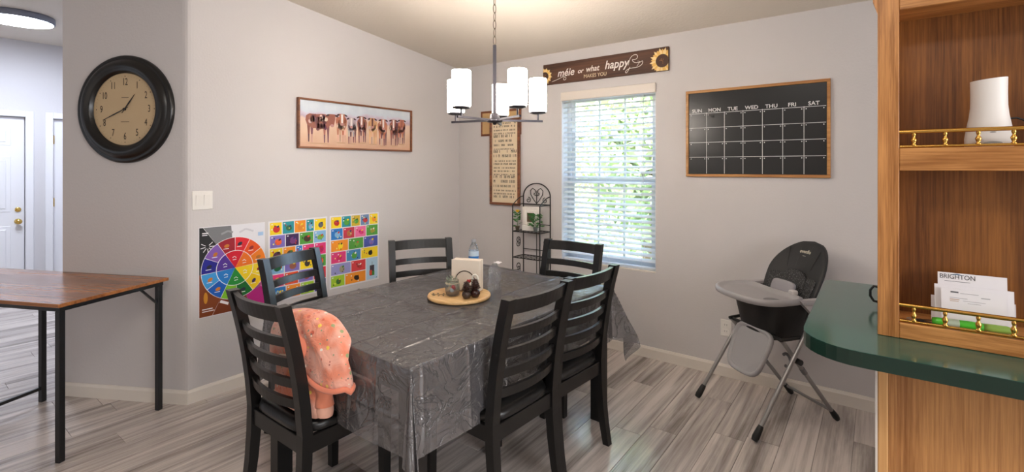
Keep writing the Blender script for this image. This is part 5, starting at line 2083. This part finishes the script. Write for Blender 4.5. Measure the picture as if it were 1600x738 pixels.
def bodyf(u, v):
    hx = 0.165 - 0.02 * v
    x, y = ell(u, hx, 0.036, 3.0)
    f = 1 + 0.09 * math.sin(6 * 2 * PI * u / 1.0 + 3 * v) * (1 - 0.4 * v) + 0.06 * math.sin(13 * v + 4 * u * PI)
    return (x - 0.008, y * f + 0.0, 0.034 + 0.19 * v)


MB().surf(bodyf, 64, 16, closed_u=True).build('body', M_peach, jk)


def hemf(u, v):
    x, y = ell(u, 0.160 + 0.008 * math.sin(PI * v), 0.038, 3.0)
    rib = 1 + 0.03 * math.sin(60 * 2 * PI * u)
    return (x - 0.008, y * rib, 0.001 + 0.036 * v)


MB().surf(hemf, 160, 5, closed_u=True).build('hem_band', mat('hem_peach', (234, 178, 156), 0.9, vary=0.12, vscale=40), jk)


def sleevef(u, v):
    a = 2 * PI * u
    P0, P1, P2 = Vector((0.085, 0.012, 0.245)), Vector((0.135, 0.016, 0.15)), Vector((0.150, 0.012, 0.045))
    c = P0 * (1 - v) ** 2 + P1 * 2 * v * (1 - v) + P2 * v * v
    r_ = 0.046 - 0.006 * v + 0.003 * math.sin(18 * v + 2 * a)
    return (c.x + r_ * math.cos(a), c.y + r_ * 0.82 * math.sin(a), c.z)


MB().surf(sleevef, 28, 18, closed_u=True).build('sleeve', mat('peach_sleeve', (230, 138, 106), 0.85, sheen=0.3, vary=0.12, vscale=18), jk)


def cufff(u, v):
    a = 2 * PI * u
    r_ = 0.036 + 0.003 * math.sin(PI * v) + 0.0008 * math.sin(16 * a)
    return (0.151 + r_ * math.cos(a), 0.012 + r_ * 0.82 * math.sin(a), 0.046 - 0.040 * v)


cuff = MB().surf(cufff, 40, 6, closed_u=True)
cuff.add([cufff(i / 20, 1.0) for i in range(20)], [list(range(20))])
cuff.build('cuff', mat('hem_peach', (234, 178, 156), 0.9), jk)


def lobe(u, v):
    a, t = 2 * PI * u, -PI / 2 + PI * v
    return (0.062 + 0.047 * math.cos(t) * math.cos(a), -0.035 + 0.036 * math.cos(t) * math.sin(a), 0.262 + 0.052 * math.sin(t) + 0.004 * math.sin(5 * a))


MB().surf(lobe, 24, 14, closed_u=True).build('gathered_sleeve', M_lining, jk)
MB().tube([(-0.06, -0.052, 0.205), (0.0, -0.056, 0.215), (0.04, -0.058, 0.200), (0.065, -0.05, 0.180), (0.09, -0.045, 0.192), (0.11, -0.04, 0.20)], [0.006, 0.010, 0.011, 0.010, 0.008, 0.005], 8).build('collar_lining', M_cream, jk)
MB().tube([(0.045, -0.05, 0.165), (0.075, -0.050, 0.158), (0.085, -0.05, 0.175)], 0.004, 6).build('hang_loop', M_ink, jk)

# ------------------------------------------------------------------ highchair
hc = thing('highchair', 'black and grey folding highchair with a tray standing by the back wall', 'highchair', (2.848, -0.372, 0), R(140))


def hbar(name, pts, r_, m, n=10, parent=None):
    return MB().tube(pts, r_, n).build(name, m, parent or hc)


for s in (-1, 1):
    f0, t0 = Vector((s * 0.248, 0.318, 0.012)), Vector((s * 0.225, -0.125, 0.70))
    lg = hbar('front_leg', [f0 + (t0 - f0) * 0.08, t0], 0.0115, M_tube)
    dv = (t0 - f0).normalized()
    hbar('rubber_foot', [f0, f0 + dv * 0.02, f0 + dv * 0.07, f0 + dv * 0.085], [0.015, 0.019, 0.016, 0.013], M_rubber, 12, lg)
    f1, t1 = Vector((s * 0.165, -0.300, 0.012)), Vector((s * 0.205, 0.105, 0.50))
    lg = hbar('rear_leg', [f1 + (t1 - f1) * 0.1, t1], 0.0115, M_tube)
    dv = (t1 - f1).normalized()
    hbar('rubber_foot', [f1, f1 + dv * 0.02, f1 + dv * 0.06, f1 + dv * 0.075], [0.014, 0.018, 0.015, 0.013], M_rubber, 12, lg)
    hbar('collar', [f1 + (t1 - f1) * 0.60, f1 + (t1 - f1) * 0.66], 0.0145, M_greydark, 10, lg)
    pc = f1 + (t1 - f1) * 0.76
    hbar('pivot', [(pc.x - 0.02 * s, pc.y, pc.z), (pc.x + 0.035 * s, pc.y, pc.z)], 0.016, M_rubber)
    hbar('seat_bar', [(s * 0.205, 0.12, 0.505), (s * 0.215, -0.02, 0.515), (s * 0.22, -0.13, 0.56)], 0.010, M_rubber)
    MB().hexa([(s * 0.215, -0.20, 0.60), (s * 0.235, -0.20, 0.60), (s * 0.235, -0.10, 0.60), (s * 0.215, -0.10, 0.60)],
              [(s * 0.205, -0.17, 0.72), (s * 0.240, -0.17, 0.72), (s * 0.240, 0.02, 0.72), (s * 0.205, 0.02, 0.72)]).build('arm_panel', mat('grey_pale', (178, 174, 176), 0.45), hc)
hbar('cross_bar', [(-0.172, -0.262, 0.062), (0.172, -0.262, 0.062)], 0.0085, M_tube)
hbar('cross_bar', [(-0.20, 0.10, 0.500), (0.20, 0.10, 0.500)], 0.0095, M_rubber)
# fabric bucket


def bucket(u, v):
    x, y = ell(u, 0.150 + 0.052 * v, 0.130 + 0.030 * v, 3.2)
    return (x, y + 0.0 - 0.01 * (1 - v), 0.475 + 0.235 * v + 0.01 * (1 - v) * math.cos(4 * PI * u))


bk = MB().surf(bucket, 48, 8, closed_u=True)
bk.add([bucket(i / 48, 0.0) for i in range(48)], [list(range(48))[::-1]])
bk.build('seat_bucket', mat('bucket_black', (16, 16, 17), 0.5, bump=(60, 0.2, 0.003)), hc)


def seatc(t):
    return Vector((0, -0.085 - 0.205 * t - 0.02 * t * t, 0.52 + 0.475 * t))


def halfw(t, w0, w1):
    if t < 0.60:
        k = t / 0.60
        return w0 + (w1 - w0) * math.sin(k * PI / 2)
    k = (t - 0.60) / 0.40
    return w1 * math.sqrt(max(0.0, 1 - k * k))


def pad(w0, w1, th, off, t0, t1, roundtop=True):
    def fn(u, v):
        tt = t0 + (t1 - t0) * v
        if roundtop:
            wv = halfw(v, w0, w1)
        else:
            wv = w0 + (w1 - w0) * v
            e = min(1.0, min(v, 1 - v) / 0.08)
            wv *= math.sqrt(max(0.0, 1 - (1 - e) ** 2)) * 0.2 + 0.8 if e < 1 else 1
        a = 2 * PI * u
        ex = 2.6
        c, s = math.cos(a), math.sin(a)
        k = (abs(c) ** ex + abs(s) ** ex) ** (-1 / ex)
        x = wv * k * c
        thv = th * min(1.0, (wv / (0.35 * w1)) if roundtop else min(1.0, min(v, 1 - v) / 0.1 + 0.15))
        ctr = seatc(tt)
        y = ctr.y + off + thv * k * s + 0.055 * (x / 0.2) ** 2
        return (x, y, ctr.z + 0.35 * thv * k * s)
    return fn


M_speck = bpy.data.materials.new('speckled_fabric')
M_speck.use_nodes = True
nt = M_speck.node_tree
b = nt.nodes['Principled BSDF']
b.inputs['Roughness'].default_value = 0.7
tc = nt.nodes.new('ShaderNodeTexCoord')
vo = nt.nodes.new('ShaderNodeTexVoronoi')
vo.inputs['Scale'].default_value = 150
cr = nt.nodes.new('ShaderNodeValToRGB')
cr.color_ramp.elements[0].position = 0.22
cr.color_ramp.elements[0].color = lin((112, 112, 114))
cr.color_ramp.elements[1].position = 0.36
cr.color_ramp.elements[1].color = lin((30, 31, 33))
nt.links.new(tc.outputs['Object'], vo.inputs['Vector'])
nt.links.new(vo.outputs['Distance'], cr.inputs[0])
nt.links.new(cr.outputs[0], b.inputs['Base Color'])

MB().surf(pad(0.150, 0.200, 0.026, 0.0, 0.0, 1.0), 56, 44, closed_u=True).build('backrest', M_fabric, hc)
MB().surf(pad(0.140, 0.176, 0.016, 0.022, 0.10, 0.60, False), 48, 20, closed_u=True).build('side_cushion', M_speck, hc)
MB().surf(pad(0.080, 0.100, 0.020, 0.034, 0.28, 0.66), 40, 24, closed_u=True).build('head_cushion', M_speck, hc)
for k in (-0.085, -0.03, 0.03, 0.085):
    p = []
    for i in range(7):
        t = 0.66 + (0.30 - 0.06 * abs(k) / 0.085) * i / 6
        c = seatc(t)
        x = k * (1 + 0.3 * i / 6)
        p.append((x, c.y + 0.027 + 0.055 * (x / 0.2) ** 2, c.z + 0.004))
    hbar('seam', p, 0.0022, mat('seam_black', (10, 10, 11), 0.5), 5)
# brand mark on the headrest


def htext(s_, size, x, t, sx):
    o = text('logo', s_, size, mat('logo_cream', (214, 208, 190), 0.6), hc, 0, 0, 0, sx=sx, offset=0.0008)
    for v in o.data.vertices:
        lx, lz = v.co.x, v.co.z
        tt = t + lz / 0.52
        c = seatc(tt)
        # seen from the front of the chair, +x is to the left
        v.co = (x - lx, c.y + 0.0285 + 0.055 * ((x - lx) / 0.2) ** 2 + (-v.co.y), c.z + 0.009)
    o.data.flip_normals() if False else None
    return o


htext('evenflo', 0.030, 0.0, 0.855, 0.9)
htext('_____', 0.014, 0.0, 0.815, 0.6)
# grey waist pillow
def lump(cx, cy, cz_, hx, hy, hz, rot):
    def fn(u, v):
        a, t = 2 * PI * u, -PI / 2 + PI * v
        ct, st = math.cos(t), math.sin(t)
        def sg(x, e):
            return math.copysign(abs(x) ** e, x)
        p = Vector((hx * sg(ct, 0.5) * sg(math.cos(a), 0.5), hy * sg(ct, 0.5) * sg(math.sin(a), 0.5), hz * sg(st, 0.5)))
        p = Matrix.Rotation(rot, 3, 'X') @ p
        return (cx + p.x, cy + p.y, cz_ + p.z)
    return fn


MB().surf(lump(0.0, -0.085, 0.735, 0.085, 0.016, 0.042, R(22)), 28, 16, closed_u=True).build('waist_pillow', mat('pillow_grey', (150, 148, 154), 0.8), hc)
MB().surf(lump(-0.125, -0.04, 0.735, 0.020, 0.020, 0.014, 0), 20, 12, closed_u=True).build('tray_latch', mat('latch_white', (206, 202, 200), 0.4), hc)
for s in (-1, 1):
    hbar('strap', [(s * 0.06, -0.15, 0.70), (s * 0.055, -0.08, 0.62), (s * 0.03, 0.0, 0.56)], 0.011, mat('strap_grey', (60, 60, 64), 0.7), 4)

# tray


def tray_loop(k, z):
    """outline scaled by an inset k (metres)"""
    pts = []
    N = 56
    for i in range(N):
        a = 2 * PI * i / N
        c, s = math.cos(a), math.sin(a)
        ex = 3.0
        r_ = (abs(c) ** ex + abs(s) ** ex) ** (-1 / ex)
        x = (0.240 - k) * r_ * c
        y = (0.168 - k) * r_ * s
        if y > 0:
            y += 0.028 * (1 - (x / 0.240) ** 2)
        else:
            y += 0.050 * max(0.0, 1 - (x / 0.20) ** 2)
        pts.append((x, y + 0.088, z))
    return pts


loops = [tray_loop(0.022, 0.690), tray_loop(0.004, 0.697), tray_loop(0.0, 0.712), tray_loop(0.004, 0.726), tray_loop(0.012, 0.730), tray_loop(0.020, 0.727), tray_loop(0.030, 0.714), tray_loop(0.05, 0.711)]
tm = MB()
N = 56
vs = [p for lp in loops for p in lp]
fs = []
for i in range(len(loops) - 1):
    for j in range(N):
        fs.append([i * N + j, i * N + (j + 1) % N, (i + 1) * N + (j + 1) % N, (i + 1) * N + j])
tm.add(vs, fs, 0, True)
tm.add(loops[-1], [list(range(N))])
tm.add(loops[0], [list(range(N))[::-1]])
tray = tm.build('tray', M_grey, hc)
MB().lathe([(0.040, 0.7112), (0.043, 0.7135), (0.046, 0.7125)], 28, (-0.150, 0.125, 0), cap0=False, cap1=False).build('cup_ring', M_grey, tray)
MB().lathe([(0.041, 0.7114), (0.0, 0.7115)], 28, (-0.150, 0.125, 0), cap0=False).build('cup_recess', M_greydark, tray)
for s in (-1, 1):
    MB().box(s * 0.225 - 0.02, s * 0.225 + 0.02, -0.13, 0.0, 0.690, 0.715, 0.006).build('tray_arm', M_grey, tray)

# footrest plate with a raised rim


def foot_pt(u, v, off):
    w_ = 0.156 - 0.03 * v
    x = w_ * u - 0.018
    y = 0.110 + 0.105 * v + 0.012 * math.cos(u * PI / 2) * v
    z = 0.520 - 0.250 * v
    nn = Vector((0, 0.92, 0.39))
    p = Vector((x, y, z)) + nn * off
    return tuple(p)


def foot_loop(ins, off):
    pts = []
    N = 44
    for i in range(N):
        a = 2 * PI * i / N
        c, s = math.cos(a), math.sin(a)
        ex = 4.5
        r_ = (abs(c) ** ex + abs(s) ** ex) ** (-1 / ex)
        pts.append(foot_pt(r_ * c * (1 - ins), 0.5 - 0.5 * r_ * s * (1 - ins), off))
    return pts


fl_ = [foot_loop(0.06, -0.014), foot_loop(0.0, -0.006), foot_loop(0.0, 0.010), foot_loop(0.05, 0.018), foot_loop(0.11, 0.012), foot_loop(0.16, 0.004)]
N = 44
fm_ = MB()
vs = [p for lp in fl_ for p in lp]
fs = []
for i in range(len(fl_) - 1):
    for j in range(N):
        fs.append([i * N + j, i * N + (j + 1) % N, (i + 1) * N + (j + 1) % N, (i + 1) * N + j])
fm_.add(vs, fs, 0, True)
fm_.add(fl_[-1], [list(range(N))])
fm_.add(fl_[0], [list(range(N))[::-1]])
fm_.build('footrest', M_grey, hc)
hk = [(-0.10 + 0.030 * math.cos(a), -0.02, 0.345 + 0.036 * math.sin(a)) for a in [R(40 + 250 * i / 12) for i in range(13)]]
hbar('storage_hook', hk, 0.009, M_greydark, 8)
